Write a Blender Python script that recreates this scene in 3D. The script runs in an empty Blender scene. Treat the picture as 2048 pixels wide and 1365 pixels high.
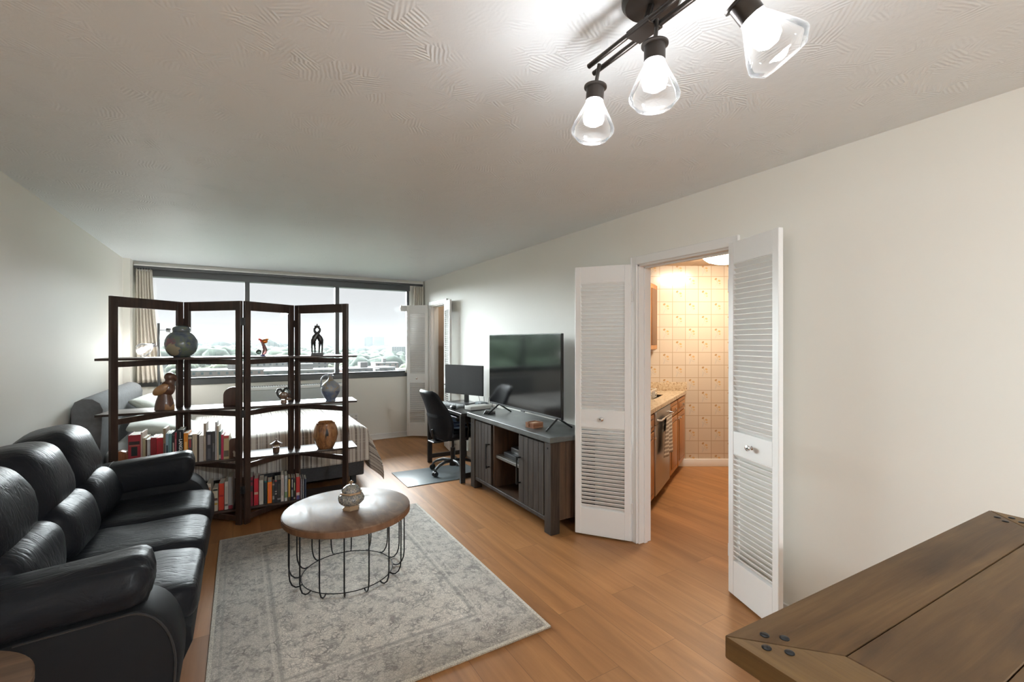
import bpy, bmesh, math, random
from mathutils import Vector, Matrix, noise
random.seed(7)
SC = bpy.context.scene
COL = SC.collection
R = math.radians
# ------------------------------------------------------------------ camera
cam_d = bpy.data.cameras.new('camera'); cam = bpy.data.objects.new('camera', cam_d); COL.objects.link(cam)
cam_d.sensor_width = 36.0; cam_d.lens = 36.0*910.0/2048.0; cam_d.clip_start = 0.02; cam_d.clip_end = 9000
cam.location = (0, 0, 1.475); cam.rotation_euler = (R(90), 0, R(-30.9))
SC.camera = cam
# ------------------------------------------------------------------ view, world, daylight
SC.view_settings.view_transform = 'Standard'; SC.view_settings.look = 'None'
SC.view_settings.exposure = 0.0; SC.view_settings.gamma = 1.0; SC.view_settings.use_curve_mapping = False
SC.cycles.max_bounces = 9; SC.cycles.diffuse_bounces = 5; SC.cycles.glossy_bounces = 4
SC.cycles.transparent_max_bounces = 12; SC.cycles.transmission_bounces = 6
SC.cycles.sample_clamp_indirect = 6.0; SC.cycles.caustics_reflective = False; SC.cycles.caustics_refractive = False
W = bpy.data.worlds.new('overcast_sky'); SC.world = W; W.use_nodes = True
wn = W.node_tree.nodes; wn.clear(); wl = W.node_tree.links
wo = wn.new('ShaderNodeOutputWorld'); wb = wn.new('ShaderNodeBackground'); wt = wn.new('ShaderNodeTexCoord')
ws = wn.new('ShaderNodeSeparateXYZ'); wr = wn.new('ShaderNodeValToRGB')
wl.new(wt.outputs['Generated'], ws.inputs[0]); wl.new(ws.outputs['Z'], wr.inputs[0])
wr.color_ramp.elements[0].position = 0.0; wr.color_ramp.elements[0].color = (.82, .83, .85, 1)
wr.color_ramp.elements[1].position = 0.35; wr.color_ramp.elements[1].color = (.86, .87, .885, 1)
wl.new(wr.outputs[0], wb.inputs[0]); wb.inputs[1].default_value = 1.0; wl.new(wb.outputs[0], wo.inputs[0])

def lamp(name, typ, loc, rot, energy, color, **kw):
    d = bpy.data.lights.new(name, typ); d.energy = energy; d.color = color
    for k, v in kw.items(): setattr(d, k, v)
    o = bpy.data.objects.new(name, d); COL.objects.link(o); o.location = loc; o.rotation_euler = rot
    return o
# bright overcast daylight, falling in through the window from a broad patch of sky
lamp('overcast_daylight', 'SUN', (0, 12, 8), (R(-52), 0, R(19)), 62.0, (.90, .975, 1.0), angle=R(84))
BULB_POWER = 122.0
FILL_POWER = 420.0  # strength of the added fill light behind the camera
LAMP_POWER = 190.0
KITCHEN_POWER = 84.0
# ------------------------------------------------------------------ materials
MATS = {}
class NT:
    def __init__(s, m):
        m.use_nodes = True; s.t = m.node_tree; s.n = s.t.nodes; s.l = s.t.links
        s.b = s.n['Principled BSDF']
    def new(s, typ, **kw):
        n = s.n.new(typ)
        for k, v in kw.items():
            if k.startswith('i_'):
                n.inputs[int(k[2:]) if k[2:].isdigit() else k[2:]].default_value = v
            else: setattr(n, k, v)
        return n
    def link(s, a, b): s.l.new(a, b)
    def coord(s, scale=(1, 1, 1), kind='Object', rot=(0, 0, 0), loc=(0, 0, 0)):
        c = s.new('ShaderNodeTexCoord'); m = s.new('ShaderNodeMapping')
        m.inputs['Scale'].default_value = scale; m.inputs['Rotation'].default_value = rot; m.inputs['Location'].default_value = loc
        s.link(c.outputs[kind], m.inputs[0]); return m.outputs[0]
    def noise(s, vec, scale=5, detail=4, rough=.5, dist=0):
        n = s.new('ShaderNodeTexNoise'); n.inputs['Scale'].default_value = scale; n.inputs['Detail'].default_value = detail
        n.inputs['Roughness'].default_value = rough; n.inputs['Distortion'].default_value = dist
        if vec is not None: s.link(vec, n.inputs['Vector'])
        return n.outputs['Fac']
    def ramp(s, fac, stops, interp='LINEAR'):
        r = s.new('ShaderNodeValToRGB'); r.color_ramp.interpolation = interp
        e = r.color_ramp.elements
        while len(e) < len(stops): e.new(.5)
        for k, (p, c) in enumerate(stops): e[k].position = p; e[k].color = (*c, 1) if len(c) == 3 else c
        s.link(fac, r.inputs[0]); return r.outputs[0]
    def mix(s, fac, a, b, mode='MIX'):
        m = s.new('ShaderNodeMix', data_type='RGBA', blend_type=mode)
        for v, i in ((fac, 0), (a, 6), (b, 7)):
            if isinstance(v, (int, float)): m.inputs[i].default_value = v
            elif isinstance(v, tuple): m.inputs[i].default_value = (*v, 1)
            else: s.link(v, m.inputs[i])
        return m.outputs[2]
    def math(s, op, a, b=0.0, c=None):
        m = s.new('ShaderNodeMath', operation=op)
        for i, v in enumerate((a, b) if c is None else (a, b, c)):
            if isinstance(v, (int, float)): m.inputs[i].default_value = v
            else: s.link(v, m.inputs[i])
        return m.outputs[0]
    def bump(s, h, strength=.3, dist=.01):
        b = s.new('ShaderNodeBump'); b.inputs['Strength'].default_value = strength; b.inputs['Distance'].default_value = dist
        s.link(h, b.inputs['Height']); s.link(b.outputs[0], s.b.inputs['Normal'])
def mat(name, col=(.5, .5, .5), rough=.5, metal=0., spec=.5, emit=None, estr=1., coat=0., bump=None, vary=None, sheen=0.):
    if name in MATS: return MATS[name]
    m = bpy.data.materials.new(name); t = NT(m); b = t.b
    b.inputs['Base Color'].default_value = (*col, 1); b.inputs['Roughness'].default_value = rough
    b.inputs['Metallic'].default_value = metal; b.inputs['Specular IOR Level'].default_value = spec
    b.inputs['Coat Weight'].default_value = coat
    if sheen: b.inputs['Sheen Weight'].default_value = sheen
    if emit: b.inputs['Emission Color'].default_value = (*emit, 1); b.inputs['Emission Strength'].default_value = estr
    if vary:     # (scale, amount): gentle mottling of the material's own colour
        f = t.noise(t.coord(), vary[0], 5, .6)
        lo = tuple(c*(1-vary[1]) for c in col); hi = tuple(min(1, c*(1+vary[1])) for c in col)
        t.link(t.ramp(f, [(.3, lo), (.7, hi)]), b.inputs['Base Color'])
    if bump: t.bump(t.noise(t.coord(), bump[0], 5, .6), bump[1], bump[2])
    MATS[name] = m; return m
def wood(name, dark, mid, light, axis=0, scale=1., rough=.45, bstr=.15, knots=.0, spec=.5, coat=0.):
    if name in MATS: return MATS[name]
    m = bpy.data.materials.new(name); t = NT(m)
    sc = [14*scale]*3; sc[axis] = 1.1*scale
    v = t.coord(tuple(sc)); f = t.noise(v, 2.2, 6, .62, .6)
    sc2 = [90*scale]*3; sc2[axis] = 3*scale
    g = t.noise(t.coord(tuple(sc2)), 2, 3, .6)
    c = t.ramp(f, [(.28, dark), (.5, mid), (.72, light)])
    c = t.mix(t.math('MULTIPLY', g, .45), c, dark)
    if knots:
        k = t.noise(t.coord((2.2, 2.2, 2.2)), 1.5, 3, .5)
        c = t.mix(t.ramp(k, [(.5, (0, 0, 0)), (.75, (knots,)*3)]), c, tuple(x*.45 for x in dark))
    t.link(c, t.b.inputs['Base Color']); t.b.inputs['Roughness'].default_value = rough
    t.b.inputs['Specular IOR Level'].default_value = spec; t.b.inputs['Coat Weight'].default_value = coat
    t.bump(g, bstr, .003); MATS[name] = m; return m

M_wall = mat('wall_paint', (.85, .835, .775), .55, bump=(60, .04, .004))
def _ceil():
    m = bpy.data.materials.new('textured_ceiling_plaster'); t = NT(m)
    t.b.inputs['Base Color'].default_value = (.81, .855, .885, 1); t.b.inputs['Roughness'].default_value = .5
    # brushed strokes: ridges whose direction wanders from patch to patch
    c = t.coord()
    vo = t.new('ShaderNodeTexVoronoi', feature='F1'); vo.inputs['Scale'].default_value = 12; t.link(c, vo.inputs[0])
    ang = t.math('MULTIPLY', t.new('ShaderNodeSeparateColor').outputs[0], 6.28)
    sepc = [n for n in t.n if n.type == 'SEPARATE_COLOR'][-1]; t.link(vo.outputs['Color'], sepc.inputs[0])
    rot = t.new('ShaderNodeVectorRotate', rotation_type='Z_AXIS'); t.link(c, rot.inputs['Vector']); t.link(ang, rot.inputs['Angle'])
    wv = t.new('ShaderNodeTexWave', wave_type='BANDS'); t.link(rot.outputs[0], wv.inputs[0])
    wv.inputs['Scale'].default_value = 22; wv.inputs['Distortion'].default_value = 2.5; wv.inputs['Detail'].default_value = 2
    mask = t.ramp(t.noise(c, 5, 3, .6), [(.46, (0, 0, 0)), (.66, (1, 1, 1))])
    h = t.math('MULTIPLY', wv.outputs['Fac'], mask)
    h = t.math('ADD', h, t.math('MULTIPLY', t.noise(c, 24, 4, .6), .8))
    t.bump(h, .30, .007); return m
M_ceil = _ceil()
def _floor():
    m = bpy.data.materials.new('laminate_plank_floor'); t = NT(m)
    v = t.coord((1, 1, 1), rot=(0, 0, R(90)), loc=(.3, .045, 0))
    br = t.new('ShaderNodeTexBrick'); t.link(v, br.inputs[0])
    br.offset = .37; br.offset_frequency = 2
    for k, val in (('Scale', 1), ('Mortar Size', .0012), ('Mortar Smooth', .3), ('Bias', 0), ('Brick Width', 1.22), ('Row Height', .19)): br.inputs[k].default_value = val
    br.inputs['Color1'].default_value = (0, 0, 0, 1); br.inputs['Color2'].default_value = (1, 1, 1, 1); br.inputs['Mortar'].default_value = (.3, .3, .3, 1)
    plank = br.outputs['Color']
    # grain shifts from plank to plank
    sh = t.new('ShaderNodeVectorMath', operation='MULTIPLY_ADD'); t.link(plank, sh.inputs[0]); sh.inputs[1].default_value = (3, 7, 5)
    t.link(t.coord((7, .55, 1)), sh.inputs[2])
    f = t.noise(sh.outputs[0], 1.3, 5, .6, .8)
    g = t.noise(t.coord((60, 2.0, 1)), 2, 3, .6)
    c = t.ramp(f, [(.25, (.24, .105, .038)), (.48, (.36, .165, .060)), (.62, (.43, .205, .078)), (.8, (.50, .25, .10))])
    c = t.mix(t.math('MULTIPLY', g, .35), c, (.22, .09, .028))
    hs = t.new('ShaderNodeHueSaturation'); t.link(c, hs.inputs['Color']); hs.inputs['Saturation'].default_value = 1.0
    t.link(t.math('MULTIPLY_ADD', plank, .22, .90), hs.inputs['Value'])
    c = t.mix(t.math('MULTIPLY', br.outputs['Fac'], .6), hs.outputs[0], (.08, .04, .02))
    t.link(c, t.b.inputs['Base Color']); t.b.inputs['Roughness'].default_value = .43
    t.b.inputs['Specular IOR Level'].default_value = .42
    t.bump(t.math('SUBTRACT', t.math('MULTIPLY', g, .3), br.outputs['Fac']), .15, .002); return m
M_floor = _floor()
M_white = mat('white_satin_paint', (.88, .88, .87), .38)
M_trim = mat('white_trim_paint', (.86, .85, .83), .42)
M_blackmetal = mat('black_powder_metal', (.015, .015, .016), .38, .6)
M_chrome = mat('chrome', (.75, .75, .76), .12, 1.)
M_darkalu = mat('dark_bronze_aluminium', (.085, .088, .09), .4, .5)
M_black = mat('black_plastic', (.012, .012, .013), .35)
M_blackmatte = mat('matt_black_plastic', (.02, .02, .022), .6)
M_screenwood = wood('espresso_wood', (.022, .013, .010), (.045, .026, .019), (.075, .044, .032), 2, 1.0, .32, .08)
M_screenwood_x = wood('espresso_shelf_wood', (.028, .018, .014), (.05, .032, .025), (.08, .052, .04), 0, 1.0, .34, .06, spec=.35)
M_paper = mat('book_paper', (.72, .69, .60), .8)

def glassy(name, tint, gloss_min=.03, rough=0.0, ior=1.45):
    m = bpy.data.materials.new(name); m.use_nodes = True; n = m.node_tree.nodes; l = m.node_tree.links; n.clear()
    o = n.new('ShaderNodeOutputMaterial'); tr = n.new('ShaderNodeBsdfTransparent'); gl = n.new('ShaderNodeBsdfGlossy'); mx = n.new('ShaderNodeMixShader'); fr = n.new('ShaderNodeFresnel')
    tr.inputs[0].default_value = (*tint, 1); gl.inputs['Roughness'].default_value = rough; fr.inputs[0].default_value = ior
    ad = n.new('ShaderNodeMath'); ad.operation = 'MAXIMUM'; ad.inputs[1].default_value = gloss_min
    l.new(fr.outputs[0], ad.inputs[0]); l.new(ad.outputs[0], mx.inputs[0]); l.new(tr.outputs[0], mx.inputs[1]); l.new(gl.outputs[0], mx.inputs[2]); l.new(mx.outputs[0], o.inputs[0])
    return m
M_pane = glassy('window_glass', (.97, .98, .98), .02)
M_lampglass = glassy('clear_lamp_glass', (.96, .96, .96), .05, .05, 1.2)
_n = M_lampglass.node_tree; _o = [x for x in _n.nodes if x.type == 'OUTPUT_MATERIAL'][0]; _s = _o.inputs[0].links[0].from_socket
_tl = _n.nodes.new('ShaderNodeBsdfTranslucent'); _m = _n.nodes.new('ShaderNodeMixShader'); _lw = _n.nodes.new('ShaderNodeLayerWeight'); _lw.inputs[0].default_value = .35
_mm = _n.nodes.new('ShaderNodeMath'); _mm.operation = 'MULTIPLY_ADD'; _mm.inputs[1].default_value = .07; _mm.inputs[2].default_value = .002
_n.links.new(_lw.outputs['Facing'], _mm.inputs[0]); _n.links.new(_mm.outputs[0], _m.inputs[0]); _n.links.new(_s, _m.inputs[1]); _n.links.new(_tl.outputs[0], _m.inputs[2]); _n.links.new(_m.outputs[0], _o.inputs[0])
# ------------------------------------------------------------------ mesh builder
class MB:
    def __init__(s): s.bm = bmesh.new(); s.mi = 0; s.T = Matrix.Identity(4)
    def _fin(s, verts, faces=None, T=None):
        M = s.T @ T if T is not None else s.T
        for v in verts: v.co = M @ v.co
    def box(s, a, b, bev=0., seg=1, T=None):
        a = Vector(a); b = Vector(b); c = (a+b)/2; d = b-a
        g = bmesh.ops.create_cube(s.bm, size=1.0); vs = g['verts']
        for v in vs: v.co = Vector((v.co.x*d.x, v.co.y*d.y, v.co.z*d.z))+c
        es = list({e for v in vs for e in v.link_edges}); fs = list({f for v in vs for f in v.link_faces})
        for f in fs: f.material_index = s.mi
        if bev > 0:
            bev = min(bev, .45*min(abs(d.x), abs(d.y), abs(d.z)))
            r = bmesh.ops.bevel(s.bm, geom=es, offset=bev, segments=seg, profile=.6, affect='EDGES')
            vs = list({v for f in r['faces'] for v in f.verts} | {v for v in vs if v.is_valid})
        s._fin(vs, T=T); return s
    def grid(s, fn, nu, nv, closeu=False, closev=False, flip=False, uv=None):
        vs = [[s.bm.verts.new(s.T @ Vector(fn(i/(nu if closeu else nu-1), j/(nv if closev else nv-1)))) for j in range(nv)] for i in range(nu)]
        lay = s.bm.loops.layers.uv.verify() if uv else None
        for i in range(nu if closeu else nu-1):
            for j in range(nv if closev else nv-1):
                q = [vs[i][j], vs[(i+1) % nu][j], vs[(i+1) % nu][(j+1) % nv], vs[i][(j+1) % nv]]
                idx = [(i, j), (i+1, j), (i+1, j+1), (i, j+1)]
                if flip: q.reverse(); idx.reverse()
                try: f = s.bm.faces.new(q)
                except ValueError: continue
                f.material_index = s.mi; f.smooth = True
                if uv:
                    for lp, (a, b) in zip(f.loops, idx): lp[lay].uv = uv(a/(nu-1), b/(nv-1))
        return vs
    def lathe(s, prof, seg=32, c=(0, 0, 0), T=None, sides=None, sx=1., sy=1., rot=0.):
        n = sides or seg; o = s.T
        if T is not None: s.T = s.T @ T
        def fn(u, v):
            k = v*(len(prof)-1); r, z = prof[int(round(k))]
            a = u*2*math.pi+rot
            return (c[0]+r*sx*math.cos(a), c[1]+r*sy*math.sin(a), c[2]+z)
        vs = s.grid(fn, n, len(prof), closeu=True)
        for end, k in ((0, 0), (1, len(prof)-1)):
            if prof[k][0] > 1e-4:
                ring = [vs[i][k] for i in range(n)]
                if end == 0: ring.reverse()
                f = s.bm.faces.new(ring); f.material_index = s.mi; f.smooth = False
        s.T = o
        bmesh.ops.remove_doubles(s.bm, verts=[v for r_ in vs for v in r_ if v.is_valid], dist=1e-6)
        return s
    def cyl(s, c, r, h, seg=24, r2=None, T=None, **kw):
        r2 = r if r2 is None else r2
        return s.lathe([(r, 0), (r2, h)], seg, c, T, **kw)
    def tube(s, pts, r, seg=8, closed=False, rads=None):
        P = [Vector(p) for p in pts]; n = len(P)
        tan = []
        for i in range(n):
            a = P[i-1] if (i > 0 or closed) else P[i]; b = P[(i+1) % n] if (i < n-1 or closed) else P[i]
            tan.append((b-a).normalized())
        up = Vector((0, 0, 1)) if abs(tan[0].z) < .9 else Vector((1, 0, 0))
        N = (up - tan[0]*up.dot(tan[0])).normalized(); fr = []
        for i in range(n):
            N = (N - tan[i]*N.dot(tan[i]))
            N = N.normalized() if N.length > 1e-6 else tan[i].orthogonal().normalized()
            fr.append((N.copy(), tan[i].cross(N)))
        def fn(u, v):
            i = min(n-1, int(round(u*(n if closed else n-1)))) % n; a = v*2*math.pi
            rr = rads[i] if rads else r
            return P[i]+(fr[i][0]*math.cos(a)+fr[i][1]*math.sin(a))*rr
        vs = s.grid(fn, n, seg, closeu=closed, closev=True)
        if not closed:
            for k in (0, n-1):
                try:
                    ring = vs[k] if k == 0 else vs[k][::-1]
                    f = s.bm.faces.new(ring); f.material_index = s.mi
                except ValueError: pass
        return s
    def ellip(s, c, r, seg=20, rings=12, e=1.0, T=None, e2=None):
        """superellipsoid; e<1 boxier"""
        e2 = e if e2 is None else e2; o = s.T
        if T is not None: s.T = s.T @ T
        sg = lambda x, p: math.copysign(abs(x)**p, x)
        def fn(u, v):
            a = u*2*math.pi; b = -math.pi/2+v*math.pi
            return (c[0]+r[0]*sg(math.cos(b), e2)*sg(math.cos(a), e), c[1]+r[1]*sg(math.cos(b), e2)*sg(math.sin(a), e), c[2]+r[2]*sg(math.sin(b), e2))
        vs = s.grid(fn, seg, rings, closeu=True)
        s.T = o
        bmesh.ops.remove_doubles(s.bm, verts=[v for r_ in vs for v in r_], dist=1e-5); return s
    def prism(s, pts, h0, h1, plane='xy', bev=0.):
        """extruded outline; plane names the outline's two axes"""
        ax = {'xy': (0, 1, 2), 'xz': (0, 2, 1), 'yz': (1, 2, 0)}[plane]
        def mk(p, h):
            v = [0, 0, 0]; v[ax[0]] = p[0]; v[ax[1]] = p[1]; v[ax[2]] = h; return s.bm.verts.new(s.T @ Vector(v))
        a = [mk(p, h0) for p in pts]; b = [mk(p, h1) for p in pts]; n = len(pts); fs = []
        fs.append(s.bm.faces.new(a[::-1])); fs.append(s.bm.faces.new(b))
        for i in range(n): fs.append(s.bm.faces.new([a[i], a[(i+1) % n], b[(i+1) % n], b[i]]))
        for f in fs: f.material_index = s.mi
        bmesh.ops.recalc_face_normals(s.bm, faces=fs)
        if bev:
            es = list({e for f in fs[:2] for e in f.edges}); bmesh.ops.bevel(s.bm, geom=es, offset=bev, segments=2, profile=.6, affect='EDGES')
        return s
    def build(s, name, m, parent=None, smooth=35, loc=None, rz=None):
        me = bpy.data.meshes.new(name); bmesh.ops.recalc_face_normals(s.bm, faces=s.bm.faces[:]); s.bm.to_mesh(me); s.bm.free()
        for x in (m if isinstance(m, (list, tuple)) else [m]): me.materials.append(x)
        me.polygons.foreach_set('use_smooth', [True]*len(me.polygons)); me.set_sharp_from_angle(angle=R(smooth))
        o = bpy.data.objects.new(name, me); COL.objects.link(o)
        if parent: o.parent = parent
        if loc: o.location = loc
        if rz is not None: o.rotation_euler = (0, 0, rz)
        return o
def tag(o, label=None, cat=None, group=None, kind=None):
    for k, v in (('label', label), ('category', cat), ('group', group), ('kind', kind)):
        if v: o[k] = v
    return o
def thing(name, label, cat, loc=(0, 0, 0), rz=0., group=None):
    o = bpy.data.objects.new(name, None); COL.objects.link(o); o.location = loc; o.rotation_euler = (0, 0, rz); o.empty_display_size = .1
    return tag(o, label, cat, group)
def struct(name, mb, m, parent=None, smooth=35):
    return tag(mb.build(name, m, parent, smooth), kind='structure')
def dup(root, loc, rz):
    r = root.copy(); COL.objects.link(r); r.location = loc; r.rotation_euler = (0, 0, rz)
    for ch in list(root.children):
        c = ch.copy(); COL.objects.link(c); c.parent = r
        for g in list(ch.children):
            d = g.copy(); COL.objects.link(d); d.parent = c
    return r
# ================================================================== THE ROOM
XL, XR, YW, HC = -1.133, 2.486, 6.88, 2.415
YB = -2.6                     # wall behind the camera
TH = .12
struct('floor', MB().box((XL-.15, YB-.12, -.12), (8.2, 7.12, 0)), M_floor)
struct('ceiling', MB().box((XL-.15, YB-.12, HC), (8.2, 7.12, HC+.15)), M_ceil)
struct('wall_left', MB().box((XL-.15, YB-.1, 0), (XL, 7.1, HC)).box((XL, 6.66, 0), (-1.068, 7.1, HC)), M_wall)
struct('wall_back', MB().box((XL, YB-.12, 0), (XR+.12, YB, HC)), M_wall)
# right wall with the kitchen doorway and the closet doorway
DK0, DK1, DC0, DC1, DH = 1.635, 2.375, 5.95, 6.56, 2.035
mb = MB().box((XR, YB, 0), (XR+TH, DK0, HC)).box((XR, DK0, DH), (XR+TH, DK1, HC)).box((XR, DK1, 0), (XR+TH, DC0, HC))
mb.box((XR, DC0, DH-.02), (XR+TH, DC1, HC)).box((XR, DC1, 0), (XR+TH, 7.1, HC))
struct('wall_right', mb, M_wall)
# window wall: apron below the glass, soffit above, narrow piers at both ends
WX0, WX1 = -1.04, 2.27
mb = MB().box((-1.068, YW, 0), (XR, 7.1, .93)).box((-1.068, YW, 2.335), (XR, 7.1, HC)).box((WX1, YW+.02, .93), (XR, 7.1, 2.335)).box((-1.068, YW+.08, .93), (WX0, 7.1, 2.335))
struct('wall_window', mb, M_wall)
mb = MB().box((-1.068, YW-.014, 0), (2.485, YW, .085), .004).box((-1.068, YW-.022, 0), (2.485, YW-.014, .018), .003)
struct('baseboard_window', mb, M_trim)
for nm, y0, y1 in (('baseboard_right', YB, DK0-.06), ('baseboard_middle', DK1+.06, DC0-.06)):
    struct(nm, MB().box((XR-.014, y0, 0), (XR, y1, .085), .004).box((XR-.022, y0, 0), (XR-.014, y1, .018), .003), M_trim)
struct('baseboard_left', MB().box((XL, YB, 0), (XL+.014, 6.66, .085), .004), M_trim)
# window: dark bronze frame, two mullions, three panes
YG = 6.955
w1 = thing('window_1', None, None); w1['kind'] = 'structure'
mb = MB().box((WX0, YW-.012, .93), (WX1+.002, 7.02, 1.005), .004).box((WX0, YW-.02, 1.005), (WX1+.002, YW+.03, 1.02), .004)
mb.box((WX0, YW, 2.25), (WX1, 7.02, 2.335), .003).box((WX0, YG-.03, 1.0), (WX0+.035, YG+.04, 2.26), .003).box((WX1-.035, YG-.03, 1.0), (WX1, YG+.04, 2.26), .003)
mb.build('window_frame', M_darkalu, w1)
for xm in (.085, 1.205):
    MB().box((xm-.027, YG-.045, 1.0), (xm+.027, YG+.045, 2.26), .003).build('mullion', M_darkalu, w1)
for a, b in ((WX0+.035, .058), (.112, 1.178), (1.232, WX1-.035)):
    MB().box((a, YG, 1.0), (b, YG+.006, 2.255)).build('window_glass', M_pane, w1)
# curtain track across the head of the window
ct = thing('curtain_track', 'dark curtain track running along the head of the wide window', 'curtain track', (0, YW-.045, 2.36))
MB().box((-1.06, -.018, -.03), (2.46, .018, .0), .003).build('track', M_darkalu, ct)
MB().box((-1.06, -.03, 0), (2.46, .045, .012), .003).build('top_plate', M_trim, ct)
# curtains
def _fab():
    m = bpy.data.materials.new('beige_curtain_linen'); t = NT(m)
    g = t.noise(t.coord((160, 160, 20)), 3, 2, .5)
    t.link(t.ramp(g, [(.3, (.50, .45, .38)), (.7, (.62, .57, .49))]), t.b.inputs['Base Color'])
    t.b.inputs['Roughness'].default_value = .85; t.b.inputs['Sheen Weight'].default_value = .2; return m
M_curt = _fab()
def curtain(name, label, x0, x1, xb0, xb1, folds, y, ztop, zbot, ph):
    o = thing(name, label, 'curtain', (0, y, 0))
    def fn(u, v):
        k = v**1.6
        a = x0+(xb0-x0)*k; b = x1+(xb1-x1)*k
        x = a+(b-a)*u
        w = math.sin(u*folds*2*math.pi+ph+.5*math.sin(v*3))
        d = .022+.016*v
        return (x+.007*math.cos(u*folds*4*math.pi), w*d*(.7+.3*math.sin(u*7+1))-.01*v, ztop+(zbot-ztop)*v+.004*math.sin(u*40))
    c = MB(); c.grid(fn, folds*14, 30); c = c.build('curtain_panel', M_curt, o, 80)
    sm = c.modifiers.new('thickness', 'SOLIDIFY'); sm.thickness = .003
    h = MB()
    for i in range(folds):
        xx = x0+(x1-x0)*(i+.5)/folds
        h.tube([(xx, .0, ztop-.012), (xx, -.006, ztop+.012), (xx, .0, ztop+.022)], .0022, 6)
    h.box((x0, -.003, ztop-.014), (x1, .003, ztop-.004))
    h.build('heading_tape', M_chrome, o)
    return o
curtain('curtain', 'beige gathered curtain at the window end above the headboard', -1.045, -.895, -1.045, -.775, 6, YW-.06, 2.315, .985, .4)
curtain('curtain', 'beige gathered curtain half hidden by the closet louvre door', 2.31, 2.466, 2.17, 2.46, 5, YW-.06, 2.315, .985, 1.4)
# kitchen doorway casing
def casing(name, y0, y1, zh, fx, depth=TH):
    d = thing(name, None, None); d['kind'] = 'structure'
    mb = MB(); wd = .055
    mb.box((fx-.016, y0-wd, 0), (fx, y0+.006, zh+wd), .004); mb.box((fx-.016, y1-.006, 0), (fx, y1+wd, zh+wd), .004)
    mb.box((fx-.016, y0, zh-.006), (fx, y1, zh+wd), .004)
    mb.box((fx-.022, y0-wd, 0), (fx-.012, y0-wd+.014, zh+wd), .003).box((fx-.022, y1+wd-.014, 0), (fx-.012, y1+wd, zh+wd), .003)
    mb.build('door_casing', M_trim, d)
    mb = MB().box((fx, y0, 0), (fx+depth, y0+.018, zh), .002).box((fx, y1-.018, 0), (fx+depth, y1, zh), .002).box((fx, y0, zh-.018), (fx+depth, y1, zh), .002)
    mb.box((fx+.045, y0+.018, 0), (fx+.075, y0+.03, zh-.018), .002).box((fx+.045, y1-.03, 0), (fx+.075, y1-.018, zh-.018), .002).box((fx+.045, y0+.018, zh-.03), (fx+.075, y1-.018, zh-.018), .002)
    mb.build('door_jamb', M_trim, d); return d
casing('door_frame_1', DK0, DK1, DH, XR)
casing('door_frame_2', DC0, DC1, DH-.02, XR)
# louvred door leaves: local x runs from the hinge to the free edge
def louvre_leaf(name, hx, hy, ex, ey, z0, z1, label, knobside):
    L = math.hypot(ex-hx, ey-hy); a = math.atan2(ey-hy, ex-hx); t = .028
    o = thing(name, label, 'louvred door', (hx, hy, 0), a)
    H_ = z1-z0; st = .046; fr = MB()
    fr.box((0, -t/2, z0), (st, t/2, z1), .003).box((L-st, -t/2, z0), (L, t/2, z1), .003)
    zb = z0+.20; zm0 = z0+.815; zm1 = z0+.945; zt = z1-.125
    for a0, a1 in ((z0, zb), (zm0, zm1), (zt, z1)): fr.box((st-.001, -t/2+.001, a0), (L-st+.001, t/2-.001, a1), .002)
    fr.build('door_stiles_and_rails', M_white, o)
    for nm, p0, p1 in (('lower_louvre_panel', zb, zm0), ('upper_louvre_panel', zm1, zt)):
        lv = MB(); n = int((p1-p0)/.0285); p = (p1-p0)/n
        for i in range(n):
            T = Matrix.Translation((L/2, 0, p0+p*(i+.5))) @ Matrix.Rotation(R(48*knobside), 4, 'X')
            lv.box((-(L-2*st)/2-.002, -.0175, -.0028), ((L-2*st)/2+.002, .0175, .0028), .0012, T=T)
        lv.build(nm, M_white, o)
    kn = MB(); s = knobside; kx = L*.5
    T = Matrix.Translation((kx, s*t/2, z0+.88)) @ Matrix.Rotation(R(-90*s), 4, 'X')
    kn.lathe([(.011, 0), (.006, .004), (.006, .012), (.014, .018), (.0165, .025), (.0145, .031), (.006, .034), (0, .0345)], 18, T=T)
    kn.build('door_knob', M_chrome, o)
    for zz in (z0+.2, z0+1.75):
        MB().box((-.012, -.008, zz), (.004, .018 if s < 0 else .008, zz+.075), .002).build('hinge', mat('white_painted_hinge', (.75, .74, .72), .35), o)
    return o
louvre_leaf('louvre_door', 2.452, 2.405, 2.206, 2.74, .014, 2.035, 'white louvred door leaf standing open beside the TV stand', 1)
louvre_leaf('louvre_door', 2.462, 1.628, 2.325, 1.262, .014, 2.045, 'white louvred door leaf folded back beside the wooden dining table', -1)
louvre_leaf('louvre_door', 2.455, 6.59, 2.195, 6.785, .03, 2.02, 'white louvred door leaf open against the window corner', 1)
louvre_leaf('louvre_door', 2.458, 5.93, 2.402, 5.60, .014, 2.03, 'white louvred closet leaf seen nearly edge on behind the computer monitor', -1)
b = thing('door_bracket', 'small white box fitting sticking out from the top of the far louvred door', 'bracket', (2.15, 6.80, 1.93))
MB().prism([(-.05, 0), (.05, 0), (.05, .085), (-.05, .085), (-.062, .06), (-.062, .03)], -.02, .02, 'xz', .004).build('housing', M_white, b)
MB().box((.045, -.006, .03), (.075, .006, .05), .002).build('mount_arm', M_white, b)
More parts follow.
